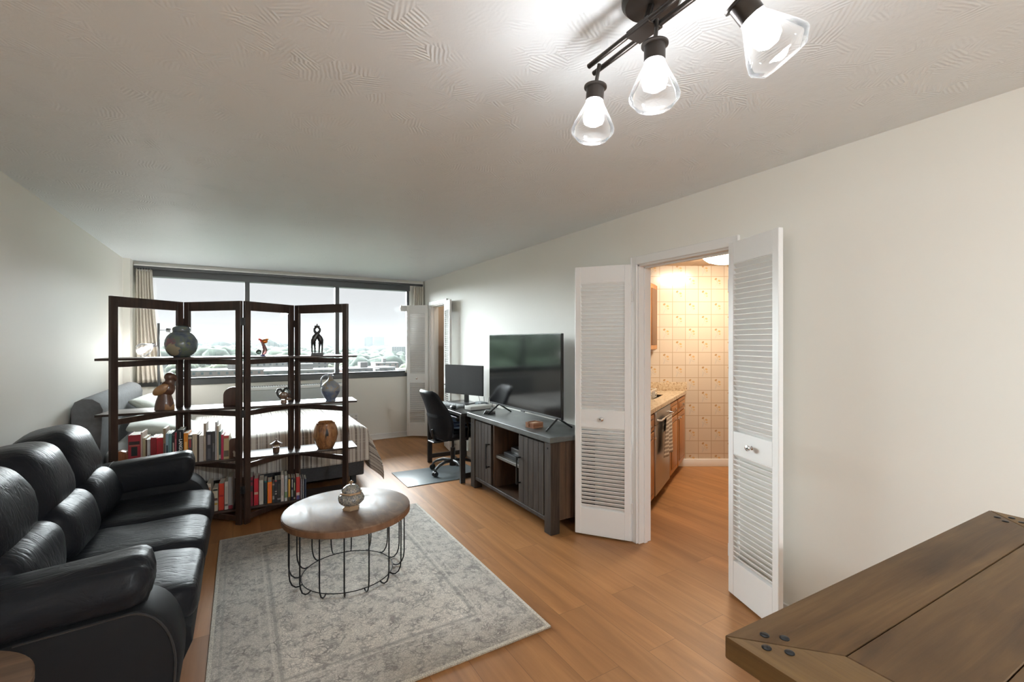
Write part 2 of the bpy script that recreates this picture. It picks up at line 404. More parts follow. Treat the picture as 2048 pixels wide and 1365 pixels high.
# closet behind the far doorway
M_closet = mat('closet_wall_paint', (.66, .55, .44), .7)
mb = MB().box((3.35, 5.6, 0), (3.45, 7.1, HC)).box((XR+TH, 5.6, 0), (3.35, 5.68, HC)).box((XR+TH, 7.02, 0), (3.35, 7.1, HC))
struct('wall_closet', mb, M_closet)
hg = thing('hanging_clothes', 'tan and grey garments hanging inside the open closet', 'clothes', (2.95, 6.33, 0))
cols = [(.52, .36, .24), (.42, .40, .38), (.60, .46, .33), (.36, .35, .34), (.55, .40, .29)]
for i in range(5):
    g = MB(); yy = -.24+i*.12
    g.grid(lambda u, v, yy=yy, i=i: (-.24+.48*u+.01*math.sin(v*6+i), yy+.022*math.sin(u*9+i+v), 1.83-1.35*v-.12*abs(u-.5)*(1-v)), 18, 12)
    g = g.build('garment', mat('garment_cloth_%d' % i, cols[i], .9), hg, 80); g.modifiers.new('t', 'SOLIDIFY').thickness = .02
MB().tube([(0, -.64, 1.90), (0, .68, 1.90)], .012, 10).build('rail', M_chrome, hg)
kc = thing('closet_fill_light', 'small warm globe light added out of view to brighten the closet', 'ceiling light', (2.95, 6.0, HC))  # added lamp, hidden from view, brightens the closet interior
MB().lathe([(.07, 0), (.07, -.015), (0, -.02)], 24).build('rim', M_white, kc)
MB().ellip((0, 0, -.07), (.06, .06, .06), 20, 14).build('globe', mat('closet_fill_glow', (1, 1, 1), .4, emit=(1, .90, .78), estr=45), kc)
# ================================================================== KITCHEN (its walls stand at 60 degrees)
th = R(30.9)
FW = Vector((math.sin(th), math.cos(th), 0)); RT = Vector((math.cos(th), -math.sin(th), 0))
def fr(f, r): return FW*f+RT*r
KD = 5.36; KH = 2.36
P0 = Vector((4.491, 3.559, 0)); ca = R(29.15); CD = Vector((math.cos(ca), math.sin(ca), 0)); CN = Vector((-CD.y, CD.x, 0))
def wallseg(mb, a, b, z0, z1, t, side=1):
    a = Vector(a[:2]); b = Vector(b[:2]); d = (b-a).normalized(); n = Vector((-d.y, d.x))*t*side
    mb.prism([a, b, b+n, a+n], z0, z1, 'xy')
    return mb
def _tile():
    m = bpy.data.materials.new('flowered_kitchen_tile'); t = NT(m)
    uv = t.coord((1, 1, 1), 'UV'); br = t.new('ShaderNodeTexBrick'); t.link(uv, br.inputs[0]); br.offset = 0
    for k, val in (('Scale', 1), ('Mortar Size', .0035), ('Mortar Smooth', .2), ('Brick Width', .152), ('Row Height', .149)): br.inputs[k].default_value = val
    br.inputs['Color1'].default_value = (.61, .51, .405, 1); br.inputs['Color2'].default_value = (.59, .49, .385, 1); br.inputs['Mortar'].default_value = (.42, .32, .22, 1)
    sp = t.new('ShaderNodeSeparateXYZ'); t.link(uv, sp.inputs[0])
    fx = t.math('MULTIPLY', sp.outputs[0], 1/.152); fy = t.math('MULTIPLY', sp.outputs[1], 1/.149)
    ix = t.math('FLOOR', fx); iy = t.math('FLOOR', fy); lx = t.math('SUBTRACT', fx, ix); ly = t.math('SUBTRACT', fy, iy)
    par = t.math('FLOORED_MODULO', t.math('ADD', ix, iy), 2.0)
    tot = None
    def blob(cx, cy, rx, ry, ang):
        dx = t.math('SUBTRACT', lx, cx); dy = t.math('SUBTRACT', ly, cy); c, s = math.cos(ang), math.sin(ang)
        X = t.math('MULTIPLY', t.math('ADD', t.math('MULTIPLY', dx, c), t.math('MULTIPLY', dy, s)), 1/rx)
        Y = t.math('MULTIPLY', t.math('SUBTRACT', t.math('MULTIPLY', dy, c), t.math('MULTIPLY', dx, s)), 1/ry)
        return t.math('LESS_THAN', t.math('ADD', t.math('MULTIPLY', X, X), t.math('MULTIPLY', Y, Y)), 1.0)
    c = br.outputs['Color']
    c = t.mix(t.math('MULTIPLY', t.math('LESS_THAN', t.math('ABSOLUTE', t.math('SUBTRACT', lx, .5)), .44), t.math('MULTIPLY', t.math('MULTIPLY', t.math('LESS_THAN', t.math('ABSOLUTE', t.math('SUBTRACT', ly, .5)), .44), par), .35)), c, (.66, .58, .48))
    for cx, cy, rx, ry, an, col, al in ((.36, .25, .20, .05, 1.2, (.50, .45, .40), .6), (.52, .36, .22, .035, -.7, (.52, .46, .38), .6), (.45, .62, .03, .22, .5, (.52, .42, .30), .7), (.62, .30, .13, .05, .1, (.55, .47, .40), .5), (.36, .80, .10, .07, .6, (.42, .24, .10), .9), (.62, .66, .10, .08, -.3, (.60, .36, .14), .85), (.66, .45, .08, .06, .2, (.55, .35, .16), .7), (.33, .45, .06, .13, .3, (.55, .50, .44), .6)):
        c = t.mix(t.math('MULTIPLY', t.math('MULTIPLY', blob(cx, cy, rx, ry, an), par), al), c, col)
    t.link(c, t.b.inputs['Base Color']); t.b.inputs['Roughness'].default_value = .22
    t.bump(t.math('SUBTRACT', 1.0, br.outputs['Fac']), .3, .002); return m
M_tile = _tile()
def tilewall(name, a, b, z0=0., z1=KH, u0=0.):
    """thin tiled skin with UVs in metres on a solid wall"""
    a = Vector((a[0], a[1], 0)); b = Vector((b[0], b[1], 0)); L = (b-a).length; d = (b-a).normalized(); n = Vector((-d.y, d.x, 0))
    mb = MB(); mb.mi = 1
    mb.prism([(a+n*.004).xy, (b+n*.004).xy, (b+n*.1).xy, (a+n*.1).xy], z0, z1); mb.mi = 0
    mb.grid(lambda u, v: tuple(a+d*L*u+Vector((0, 0, z0+(z1-z0)*v))), 2, 2, uv=lambda u, v: (u0+u*L, z0+v*(z1-z0)))
    o = mb.build(name, [M_tile, M_wall]); o['kind'] = 'structure'; return o
kr0 = .378*KD; Kb = fr(KD, 3.6)
Kc = P0+CN*.62; # counter back line meets back wall
# intersection of counter back line with fwd=KD
def onback(p): s = (KD-p.dot(FW))/CD.dot(FW); return p+CD*s
KA = onback(P0+CN*.62)
sK = (XR+TH-KA.x)/CD.x; KS = KA+CD*sK       # counter wall start at the living room wall
tilewall('wall_kitchen_back', (KA.x, KA.y), (Kb.x, Kb.y), u0=.152*.18+(.378*KD-2.026)-(KA-fr(KD, 0)).dot(RT)*0)
tilewall('wall_kitchen_counter', (KS.x, KS.y), (KA.x, KA.y))
KE = Vector((XR+TH, .35, 0)); tilewall('wall_kitchen_side', (Kb.x, Kb.y), (KE.x, KE.y))
mb = MB(); mb.prism([(XR+TH, .3), (KS.x, KS.y+.05), (KA+FW*.1).xy, (Kb+FW*.1+RT*.1).xy], KH, KH+.05, 'xy')
def _kceil():
    m = bpy.data.materials.new('tan_ceiling_panels'); t = NT(m)
    br = t.new('ShaderNodeTexBrick'); t.link(t.coord((1, 1, 1), rot=(0, 0, .54)), br.inputs[0]); br.offset = 0
    for k, val in (('Scale', 1), ('Mortar Size', .004), ('Brick Width', .30), ('Row Height', .30)): br.inputs[k].default_value = val
    br.inputs['Color1'].default_value = (.58, .42, .28, 1); br.inputs['Color2'].default_value = (.55, .40, .27, 1); br.inputs['Mortar'].default_value = (.36, .25, .16, 1)
    t.link(br.outputs['Color'], t.b.inputs['Base Color']); t.b.inputs['Roughness'].default_value = .4; return m
struct('ceiling_kitchen', mb, _kceil())
mb = MB(); a = fr(KD, 1.95); b2 = fr(KD, 3.6); mb.prism([a.xy, b2.xy, (b2-FW*.016).xy, (a-FW*.016).xy], 0, .088, 'xy', .004)
struct('baseboard_kitchen', mb, M_trim)
# counter run; local frame: x = along the counter from the back wall towards the doorway (s), y = depth into the wall
def kit(name, label, cat, s0, z0=0., group=None):
    p = P0-CD*s0; return thing(name, label, cat, (p.x, p.y, z0), ca+math.pi, group)   # local +x = s, local -y = into the counter wall
M_oak = wood('honey_oak_cabinet', (.24, .09, .025), (.44, .18, .05), (.58, .27, .085), 2, 1.3, .35, .08)
M_oakd = wood('honey_oak_groove', (.10, .040, .015), (.15, .065, .025), (.19, .085, .035), 2, 1.3, .4, .05)
def panel_door(o, x0, x1, z0, z1, kn=None, nm='door', hor=False):
    mb = MB(); mb.box((x0, 0, z0), (x1, .018, z1), .003)
    d = mb.build(nm, M_oak, o)
    w = .045 if not hor else .03
    g = MB(); g.box((x0+w, .0165, z0+w), (x1-w, .0195, z1-w), .001); g.build('panel_groove', M_oakd, d)
    g = MB(); g.box((x0+w+.012, .017, z0+w+.012), (x1-w-.012, .0245, z1-w-.012), .005, 2); g.build('raised_panel', M_oak, d)
    if kn:
        k = MB(); k.lathe([(.008, 0), (.005, .004), (.005, .014), (.013, .020), (.013, .026), (.004, .030), (0, .0302)], 14, T=Matrix.Translation((kn[0], .018, kn[1])) @ Matrix.Rotation(R(-90), 4, 'X'))
        k.build('knob', M_chrome, d)
WK = .576      # the end wall slants: x must exceed WK*depth there, and the doorway wall cuts the other end
def base_cab(label, s0, s1, doorx, drawers, knobx, startcut=False, endcut=False):
    o = kit('kitchen_base_cabinet', label, 'kitchen cabinet', s0, 0, 'wooden kitchen base cabinets'); w = s1-s0
    xa = lambda d: max(0, WK*d-s0+.012) if startcut else 0
    xb = lambda d: min(w, 2.135-.558*d-s0) if endcut else w
    mb = MB()
    for d0, z0_, z1_ in ((0, .10, .855), (.07, 0, .10)):
        mb.prism([(xa(d0), -d0), (xb(d0), -d0), (xb(.56), -.56), (xa(.56), -.56)], z0_, z1_, 'xy')
    mb.build('cabinet_body', M_oak, o)
    for (a, b) in drawers: panel_door(o, a, b, .70, .84, ((a+b)/2, .77), 'drawer', True)
    for (a, b), k in zip(doorx, knobx): panel_door(o, a, b, .115, .685, (k, .64))
    return o
base_cab('wooden kitchen base cabinet in the corner against the tiled wall', .03, .5, [(.02, .45)], [(.02, .45)], [.41], True)
base_cab('wooden kitchen base cabinet between corner cabinet and dishwasher', .502, .93, [(.015, .415)], [(.015, .415)], [.06])
base_cab('wooden kitchen base cabinet nearest the doorway', 1.60, 2.10, [(.015, .48)], [(.015, .48)], [.06], False, True)
M_steel = mat('brushed_stainless_steel', (.42, .40, .38), .32, .9)
dw = kit('dishwasher', 'stainless steel dishwasher under the kitchen counter', 'dishwasher', .94)
MB().box((0, -.55, .10), (.645, -.005, .855)).box((0, -.55, 0), (.645, -.08, .10)).build('dishwasher_body', M_blackmatte, dw)
MB().box((.01, -.005, .11), (.635, .022, .73), .006, 2).build('dishwasher_door', M_steel, dw)
MB().box((.01, -.005, .735), (.635, .028, .85), .006, 2).build('control_panel', M_steel, dw)
hb = MB(); hb.tube([(.05, .02, .775), (.05, .062, .775), (.595, .062, .775), (.595, .02, .775)], .009, 10); hb.build('handle', M_chrome, dw)
# dish towel draped over the handle
def _stripe_towel():
    m = bpy.data.materials.new('striped_towel_cotton'); t = NT(m)
    s = t.new('ShaderNodeSeparateXYZ'); t.link(t.coord((1, 1, 1), 'UV'), s.inputs[0])
    f = t.math('FRACT', t.math('MULTIPLY', s.outputs[1], 13.0)); c = t.ramp(f, [(0, (.74, .70, .63)), (.42, (.74, .70, .63)), (.46, (.34, .29, .24)), (1, (.36, .31, .26))], 'LINEAR')
    t.link(c, t.b.inputs['Base Color']); t.b.inputs['Roughness'].default_value = .9; return m
tw = kit('dish_towel', 'taupe and cream striped dish towel hung over the dishwasher handle', 'towel', .94)
mb = MB()
def towel(u, v):
    x = .20+.24*u; s_ = -.10+v*.50
    y = .062; z = .775
    if v < .2: q = v/.2; return (x+.01*(1-q), .062-.018, .785-.14*(1-q)+.0)
    q = (v-.2)/.8; spread = 1+.35*q
    return (.32+(x-.32)*spread+.02*q, .062+.016+.012*math.sin(u*11)*q, .787-.36*q)
mb.grid(towel, 22, 26, uv=lambda u, v: (u, v)); o_ = mb.build('towel_cloth', _stripe_towel(), tw, 80); o_.modifiers.new('t', 'SOLIDIFY').thickness = .004
M_granite = None
def _gran():
    m = bpy.data.materials.new('speckled_beige_granite'); t = NT(m); f = t.noise(t.coord(), 42, 4, .7)
    t.link(t.ramp(f, [(.35, (.30, .19, .11)), (.47, (.55, .42, .28)), (.6, (.66, .54, .39)), (.7, (.48, .33, .2))]), t.b.inputs['Base Color'])
    t.b.inputs['Roughness'].default_value = .2; return m
M_granite = _gran()
# countertop outline follows the 60 degree corner, with a sink cut-out
wt_ = thing('kitchen_worktop', 'speckled beige granite worktop running over the kitchen cabinets', 'worktop', (0, 0, 0))
A_ = P0-CN*.025; A_ = A_+CD*((KD-.004-A_.dot(FW))/CD.dot(FW)); B_ = P0+CN*.60; B_ = B_+CD*((KD-.004-B_.dot(FW))/CD.dot(FW))
def cp(s, d): p = P0-CD*s+CN*d; return (p.x, p.y)
mb = MB(); z0, z1 = .857, .892
mb.prism([A_.xy, cp(1.02, -.025), cp(1.02, .12), cp(.55, .12), cp(.55, .50), cp(1.02, .5), cp(1.02, .60), B_.xy][::-1], z0, z1, 'xy')
mb.prism([cp(1.02, -.025), cp(2.14, -.025), cp(1.80, .60), cp(1.02, .60)][::-1], z0, z1, 'xy')
mb.build('worktop_slab', M_granite, wt_)
mb = MB(); mb.prism([A_.xy, B_.xy, (B_-FW*.02).xy, (A_-FW*.02).xy], z1, z1+.10, 'xy', .002)
q0 = cp(2.1, .58); q1 = (B_-CD*.03+CN*-.02)
mb.prism([cp(1.80, .58), cp(.36, .58), cp(.36, .60), cp(1.80, .60)], z1, z1+.10, 'xy'); mb.build('backsplash', M_granite, wt_)
sk = kit('kitchen_sink', 'dark sunken sink basin let into the granite worktop', 'sink', .55)
mb = MB(); mb.box((.004, -.496, .857), (.466, -.124, .862)).box((.004, -.496, .858), (.012, -.124, .887)).box((.458, -.496, .858), (.466, -.124, .886)).box((.004, -.496, .858), (.466, -.488, .886)).box((.004, -.132, .858), (.466, -.124, .886))
mb.build('sink_basin', mat('dark_sink_steel', (.10, .085, .07), .3, .6), sk)
bk = kit('dish_rack', 'white wire-sided dish rack standing at the kitchen sink', 'dish rack', .80, .893)
mb = MB(); mb.box((0, -.46, .0), (.30, -.14, .006), .002)
M_rack = mat('off_white_enamel', (.68, .64, .58), .4)
mb.build('rack_base', M_rack, bk)
mb2 = MB()
for (a, b) in (((0, -.46), (.3, -.46)), ((.3, -.46), (.3, -.14)), ((.3, -.14), (0, -.14)), ((0, -.14), (0, -.46))):
    mb2.tube([(a[0], a[1], .084), (b[0], b[1], .084)], .004, 6); mb2.tube([(a[0], a[1], .045), (b[0], b[1], .045)], .003, 6)
    for k in range(9): x = a[0]+(b[0]-a[0])*k/8; y = a[1]+(b[1]-a[1])*k/8; mb2.tube([(x, y, .004), (x, y, .084)], .0025, 5)
mb2.build('rack_sides', M_rack, bk)
mb = MB(); mb.box((.10, -.139, .015), (.22, -.134, .072), .002); mb.build('cutlery_holder', mat('grey_plastic', (.32, .31, .30), .5), bk)
uc = kit('kitchen_wall_cabinet', 'honey oak wall cabinet hanging beside the kitchen doorway', 'kitchen cabinet', .20, 1.37)
MB().prism([(0, -.28), (.70, -.28), (.70, -.57), (.14, -.57)], 0, .76, 'xy').build('cabinet_body', M_oak, uc)
for x0 in (.005, .355):
    dd = MB().box((x0, -.28, .01), (x0+.34, -.262, .75), .003).build('door', M_oak, uc)
    MB().box((x0+.045, -.263, .06), (x0+.295, -.256, .70), .005, 2).build('raised_panel', M_oakd, dd)
# kitchen ceiling dome
kl = thing('kitchen_ceiling_light', 'glowing white dome light on the kitchen ceiling', 'ceiling light', (4.22, 2.84, KH))
MB().lathe([(.225, -.0), (.232, -.006), (.232, -.02), (.222, -.024)], 40).build('rim', M_white, kl)
MB().lathe([(.22, -.018), (.205, -.045), (.165, -.075), (.10, -.096), (.04, -.104), (0, -.105)], 40).build('dome_diffuser', mat('lit_opal_glass', (.9, .85, .8), .4, emit=(1, .88, .70), estr=KITCHEN_POWER), kl)
# ================================================================== SOFA
def _leather():
    m = bpy.data.materials.new('black_leather'); t = NT(m)
    t.b.inputs['Base Color'].default_value = (.014, .015, .018, 1); t.b.inputs['Roughness'].default_value = .38
    t.b.inputs['Specular IOR Level'].default_value = .10
    fine = t.noise(t.coord(), 260, 2, .5)
    wr = t.noise(t.coord((5, 15, 8)), 1.3, 3, .5, 1.8)
    wr = t.ramp(wr, [(.30, (0, 0, 0)), (.50, (1, 1, 1)), (.58, (1, 1, 1)), (.75, (.2, .2, .2))])
    h = t.math('ADD', t.math('MULTIPLY', fine, .05), wr); t.bump(h, .22, .006); return m
M_lea = _leather()
M_leaplain = mat('black_leather_panel', (.011, .0115, .013), .58, spec=.12, bump=(240, .08, .002))
M_seam = mat('leather_piping', (.016, .0165, .018), .45)
def cushion(mb, c, r, e=.42, e2=.5, T=None, wr=(0, 0, 0), seed=0, seg=44, rings=30, crease=0.):
    """plump cushion: superellipsoid with a few soft gathers running along the y faces"""
    o = mb.T
    sg = lambda x, p: math.copysign(abs(x)**p, x)
    M = (T if T is not None else Matrix.Identity(4))
    def fn(u, v):
        a = u*2*math.pi; b = -math.pi/2+v*math.pi
        p = Vector((r[0]*sg(math.cos(b), e2)*sg(math.cos(a), e), r[1]*sg(math.cos(b), e2)*sg(math.sin(a), e), r[2]*sg(math.sin(b), e2)))
        k = noise.noise(Vector((p.x*5+seed, p.y*5, p.z*5)))*.012
        if crease:
            ed = abs(p.y)/r[1]
            k += crease*ed**3*math.sin(38*p.x+31*p.z+seed)*.012
        n = p.normalized(); p = p+n*k
        return tuple(M @ (p+Vector(c)) if T is None else M @ p)
    mb.grid(fn, seg, rings, closeu=True)
    return mb
def Tm(c, ry=0., rx=0., rz=0.): return Matrix.Translation(c) @ Matrix.Rotation(rz, 4, 'Z') @ Matrix.Rotation(ry, 4, 'Y') @ Matrix.Rotation(rx, 4, 'X')
sofa = thing('sofa', 'black leather three seat sofa with pillow arms along the left wall', 'sofa', (-.62, 3.08, 0))
S0 = Vector((-.62, 3.08, 0))
def SL(x, y, z): return (x-S0.x, y-S0.y, z)
mb = MB(); mb.box(SL(-1.10, 2.20, .10), SL(-.95, 3.92, .80), .05, 4); mb.build('back_frame', M_leaplain, sofa)
# base with a front that curves in towards the floor
mb = MB()
prof = [(-1.08, .09), (-.30, .07), (-.235, .10), (-.20, .17), (-.165, .25), (-.17, .31), (-.21, .345), (-1.08, .345)]
mb.prism([(x-S0.x, z) for x, z in prof], 2.26-S0.y, 3.88-S0.y, 'xz', .01); mb.build('base', M_leaplain, sofa)
for x, y in ((-1.0, 2.2), (-.38, 2.2), (-1.0, 3.9), (-.38, 3.9)):
    MB().cyl(SL(x, y, 0), .022, .095, 14, .028).build('foot', M_black, sofa)
ys = [2.285, 2.80, 3.31, 3.84]
for i in range(3):
    y0, y1 = ys[i], ys[i+1]; yc = (y0+y1)/2; hy = (y1-y0)/2+.004
    mb = MB(); cushion(mb, (0, 0, 0), (.33, hy, .092), .34, .46, T=Tm(SL(-.475, yc, .372), R(-1.5)), seed=i*3, crease=.5); mb.build('seat_cushion', M_lea, sofa, 80)
    mb = MB(); cushion(mb, (0, 0, 0), (.155, hy, .155), .5, .75, T=Tm(SL(-.795, yc, .555), R(-14)), seed=i*5+1, crease=1.0); mb.build('lumbar_cushion', M_lea, sofa, 80)
    mb = MB(); cushion(mb, (0, 0, 0), (.165, hy+.004, .215), .5, .72, T=Tm(SL(-.905, yc, .765), R(-12)), seed=i*7+2, crease=1.0); mb.build('back_cushion', M_lea, sofa, 80)
def arm(y0, y1, near):
    yc = (y0+y1)/2
    # D-profiled side panel, arched at the front
    pr = [(-1.09, .06)] + [(-.27+.085*math.sin(R(a)), .30-.24*math.cos(R(a))) for a in range(0, 91, 15)] + [(-.325+.14*math.cos(R(a)), .30+.225*math.sin(R(a))) for a in range(8, 91, 10)] + [(-.62, .51), (-1.09, .43)]
    mb = MB(); mb.prism([(x-S0.x, z) for x, z in pr], y0+.015-S0.y, y1-.015-S0.y, 'xz', .028); a_ = mb.build('arm_panel', M_leaplain, sofa, 50)
    yo = (y0+.012 if near else y1-.012)-S0.y
    rim = [(x, z) for x, z in pr[1:-1]]
    cx, cz = -.65, .28
    ring = [((cx+(x-cx)*.965)-S0.x, yo, cz+(z-cz)*.965) for x, z in rim]
    mb = MB(); mb.tube(ring, .0045, 6); mb.tube([(-.70-S0.x, yo+(.004 if near else -.004), .07), (-.70-S0.x, yo+(.004 if near else -.004), .485)], .003, 6); mb.build('arm_piping', M_seam, a_)
    # pillow arm: a plump roll whose front end is gathered
    mb = MB(); n = 46
    pts = []
    for k in range(n):
        q = k/(n-1); x = -1.06+q*.785; z = .535+.072*q+.012*math.sin(q*3.1)
        pts.append((x, z, q))
    def fn(u, v):
        k = u*(n-1); x, z, q = pts[int(round(k))]
        a = v*2*math.pi
        w = .135*(1-.04*math.cos(q*9)); h = .085; so = -1 if near else 1
        f = 1.
        if q > .90: f = math.sqrt(max(0, 1-((q-.90)/.10)**3)); w *= .30+.70*f
        if q < .06: f = .6+.4*q/.06; w *= f
        h *= .25+.75*f
        if math.sin(a) < 0: h *= 1.35-.45*so*math.cos(a)
        gat = .006*math.sin(a*9+q*5)*max(0, (q-.62)/.38)
        sg = lambda t_, p: math.copysign(abs(t_)**p, t_)
        return (x-S0.x, yc-S0.y+(w+gat)*sg(math.cos(a), .75), z+(h+gat)*sg(math.sin(a), .75))
    vs = mb.grid(fn, n, 36, closev=True)
    for ring_ in (vs[0][::-1], vs[-1]): mb.bm.faces.new(ring_)
    p_ = mb.build('arm_pillow', M_lea, sofa, 80)
    q = .42; x = -1.06+q*.785; z = .535+.072*q+.012*math.sin(q*3.1); w = .135; so = -1 if near else 1*(1-.04*math.cos(q*9))
    sg = lambda t_, p: math.copysign(abs(t_)**p, t_)
    ring = [(x-S0.x, yc-S0.y+(w+.001)*sg(math.cos(a*math.pi/18), .8), z+.086*(1 if a <= 18 else 1.35-.45*so*math.cos(a*math.pi/18))*sg(math.sin(a*math.pi/18), .75)) for a in range(36)]
    mb = MB(); mb.tube(ring, .003, 6, closed=True); mb.build('pillow_seam', M_seam, p_)
arm(2.045, 2.29, True); arm(3.835, 4.08, False)
# ================================================================== RUG, COFFEE TABLE
def _rug():
    m = bpy.data.materials.new('distressed_grey_cream_rug'); t = NT(m); c = t.coord()
    s = t.new('ShaderNodeSeparateXYZ'); t.link(c, s.inputs[0])
    ax = t.math('ABSOLUTE', s.outputs[0]); ay = t.math('ABSOLUTE', s.outputs[1])
    d = t.math('MINIMUM', t.math('SUBTRACT', .75, ax), t.math('SUBTRACT', 1.035, ay))     # distance from the edge
    col = t.ramp(t.noise(c, 3.2, 6, .65), [(.3, (.70, .64, .555)), (.55, (.86, .79, .70)), (.75, (.76, .70, .615))])
    # border field a little greyer
    inb = t.math('LESS_THAN', d, .30); col = t.mix(t.math('MULTIPLY', inb, .35), col, (0.377, 0.355, 0.326))
    def warp(scale, amt, off):
        mp = t.coord((1, 1, 1), loc=(off, off*.7, 0)); n = t.new('ShaderNodeTexNoise'); n.inputs['Scale'].default_value = scale; n.inputs['Detail'].default_value = 3; t.link(mp, n.inputs['Vector'])
        av = t.new('ShaderNodeVectorMath', operation='MULTIPLY_ADD'); t.link(n.outputs['Color'], av.inputs[0]); av.inputs[1].default_value = (amt, amt, 0); t.link(mp, av.inputs[2]); return av.outputs[0]
    def edge(vec, scale, lo, hi):
        v = t.new('ShaderNodeTexVoronoi', feature='DISTANCE_TO_EDGE'); v.inputs['Scale'].default_value = scale; t.link(vec, v.inputs[0])
        return t.ramp(v.outputs['Distance'], [(lo, (1, 1, 1)), (hi, (0, 0, 0))])
    wear = t.ramp(t.noise(c, 5.5, 5, .75), [(.42, (.0,)*3), (.60, (1,)*3)])
    wear2 = t.ramp(t.noise(c, 13, 4, .75), [(.44, (.05,)*3), (.58, (1,)*3)])
    fl = t.new('ShaderNodeTexVoronoi', feature='F1'); fl.inputs['Scale'].default_value = 5.5; t.link(warp(9, .10, 0), fl.inputs[0])
    rings = t.ramp(t.math('SINE', t.math('MULTIPLY', fl.outputs['Distance'], 95)), [(.35, (0, 0, 0)), (.8, (1, 1, 1))])
    near = t.ramp(fl.outputs['Distance'], [(.30, (1,)*3), (.48, (0,)*3)])
    col = t.mix(t.math('MULTIPLY', t.math('MULTIPLY', t.math('MULTIPLY', rings, wear2), near), .9), col, (.14, .125, .12))
    col = t.mix(t.math('MULTIPLY', t.math('MULTIPLY', edge(warp(7, .30, 3.1), 3.4, .006, .016), wear), .9), col, (.10, .095, .09))
    col = t.mix(t.math('MULTIPLY', edge(warp(16, .10, 1.3), 21, .02, .14), t.math('MULTIPLY_ADD', wear2, .5, .12)), col, (.21, .19, .175))
    blot = t.ramp(t.noise(warp(20, .06, 5), 26, 4, .8), [(.50, (0,)*3), (.60, (1,)*3)])
    col = t.mix(t.math('MULTIPLY', t.math('MULTIPLY', blot, wear2), .85), col, (.19, .165, .155))
    sk1 = t.ramp(t.noise(c, 75, 4, .8), [(.46, (0,)*3), (.58, (1,)*3)]); col = t.mix(t.math('MULTIPLY', sk1, t.math('MULTIPLY_ADD', wear2, .45, .15)), col, (.20, .18, .165))
    pk = t.ramp(t.noise(c, 7, 4, .7), [(.56, (0, 0, 0)), (.70, (.45,)*3)]); col = t.mix(pk, col, (.36, .29, .26))
    # thin light and dark border lines
    for at, w, cc, al in ((.26, .006, (0.87, 0.812, 0.725), .38), (.285, .007, (0.2, 0.185, 0.17), .45), (.215, .005, (0.84, 0.783, 0.696), .25), (.05, .006, (0.290, 0.275, 0.254), .4)):
        col = t.mix(t.math('MULTIPLY', t.math('LESS_THAN', t.math('ABSOLUTE', t.math('SUBTRACT', d, at)), w), al), col, cc)
    col = t.mix(t.math('LESS_THAN', d, .018), col, (0.754, 0.711, 0.623))
    sp = t.noise(c, 210, 2, .6); col = t.mix(t.ramp(sp, [(.42, (.6,)*3), (.6, (0,)*3)]), col, (0.275, 0.258, 0.232))
    t.link(col, t.b.inputs['Base Color']); t.b.inputs['Roughness'].default_value = .95; t.b.inputs['Sheen Weight'].default_value = .15
    t.bump(sp, .5, .004); return m
rug = MB().box((-.75, -1.035, 0), (.75, 1.035, .011), .004, 2).build('area_rug', _rug())
rug.location = (.623, 2.937, .0005)
tag(rug, 'cream and grey distressed oriental pattern rug under the round coffee table', 'rug')
M_cttop = None
def _cttop():
    m = bpy.data.materials.new('weathered_brown_tabletop'); t = NT(m)
    f = t.noise(t.coord((3, 1.2, 1), rot=(0, 0, .5)), 4, 6, .65, 1.2)
    c = t.ramp(f, [(.3, (.10, .060, .040)), (.5, (.17, .105, .07)), (.68, (.24, .16, .11))])
    t.link(c, t.b.inputs['Base Color'])
    t.link(t.ramp(f, [(.35, (.36,)*3), (.65, (.58,)*3)]), t.b.inputs['Roughness'])
    t.b.inputs['Specular IOR Level'].default_value = .2; t.b.inputs['Coat Weight'].default_value = .03; t.b.inputs['Coat Roughness'].default_value = .25
    t.bump(f, .2, .003); return m
ctb = thing('coffee_table', 'round brown wooden coffee table on a black wire cage base', 'coffee table', (.590, 3.005, .0115))
zt = .415
MB().lathe([(0, zt), (.372, zt), (.378, zt-.004), (.380, zt-.012), (.380, zt-.040), (.376, zt-.046), (.0, zt-.046)], 72).build('tabletop', _cttop(), ctb)
MB().lathe([(.3802, zt-.041), (.3812, zt-.040), (.3812, zt-.010), (.3802, zt-.009)], 72).build('tabletop_edge', wood('table_edge_wood', (.11, .05, .025), (.19, .095, .05), (.25, .13, .07), 2, .8, .4), ctb)
ctr = Vector((0, 0))
for k in range(16):
    a = 2*math.pi*(k+.35)/16; c, s = math.cos(a), math.sin(a); ro, ri = .345, .272
    p = [(ro, zt-.05), (ro, .09), (ro-.004, .055), (ro-.016, .025), (ro-.036, .008), (ro-.055, .006), (ri, .014)]
    MB().tube([(r_*c, r_*s, z_) for r_, z_ in p], .0042, 8).build('wire_leg', M_blackmetal, ctb)
MB().tube([(.272*math.cos(a*math.pi/36), .272*math.sin(a*math.pi/36), .012) for a in range(72)], .003, 6, closed=True).build('base_ring', M_blackmetal, ctb)
MB().tube([(.345*math.cos(a*math.pi/36), .345*math.sin(a*math.pi/36), zt-.052) for a in range(72)], .004, 6, closed=True).build('top_ring', M_blackmetal, ctb)
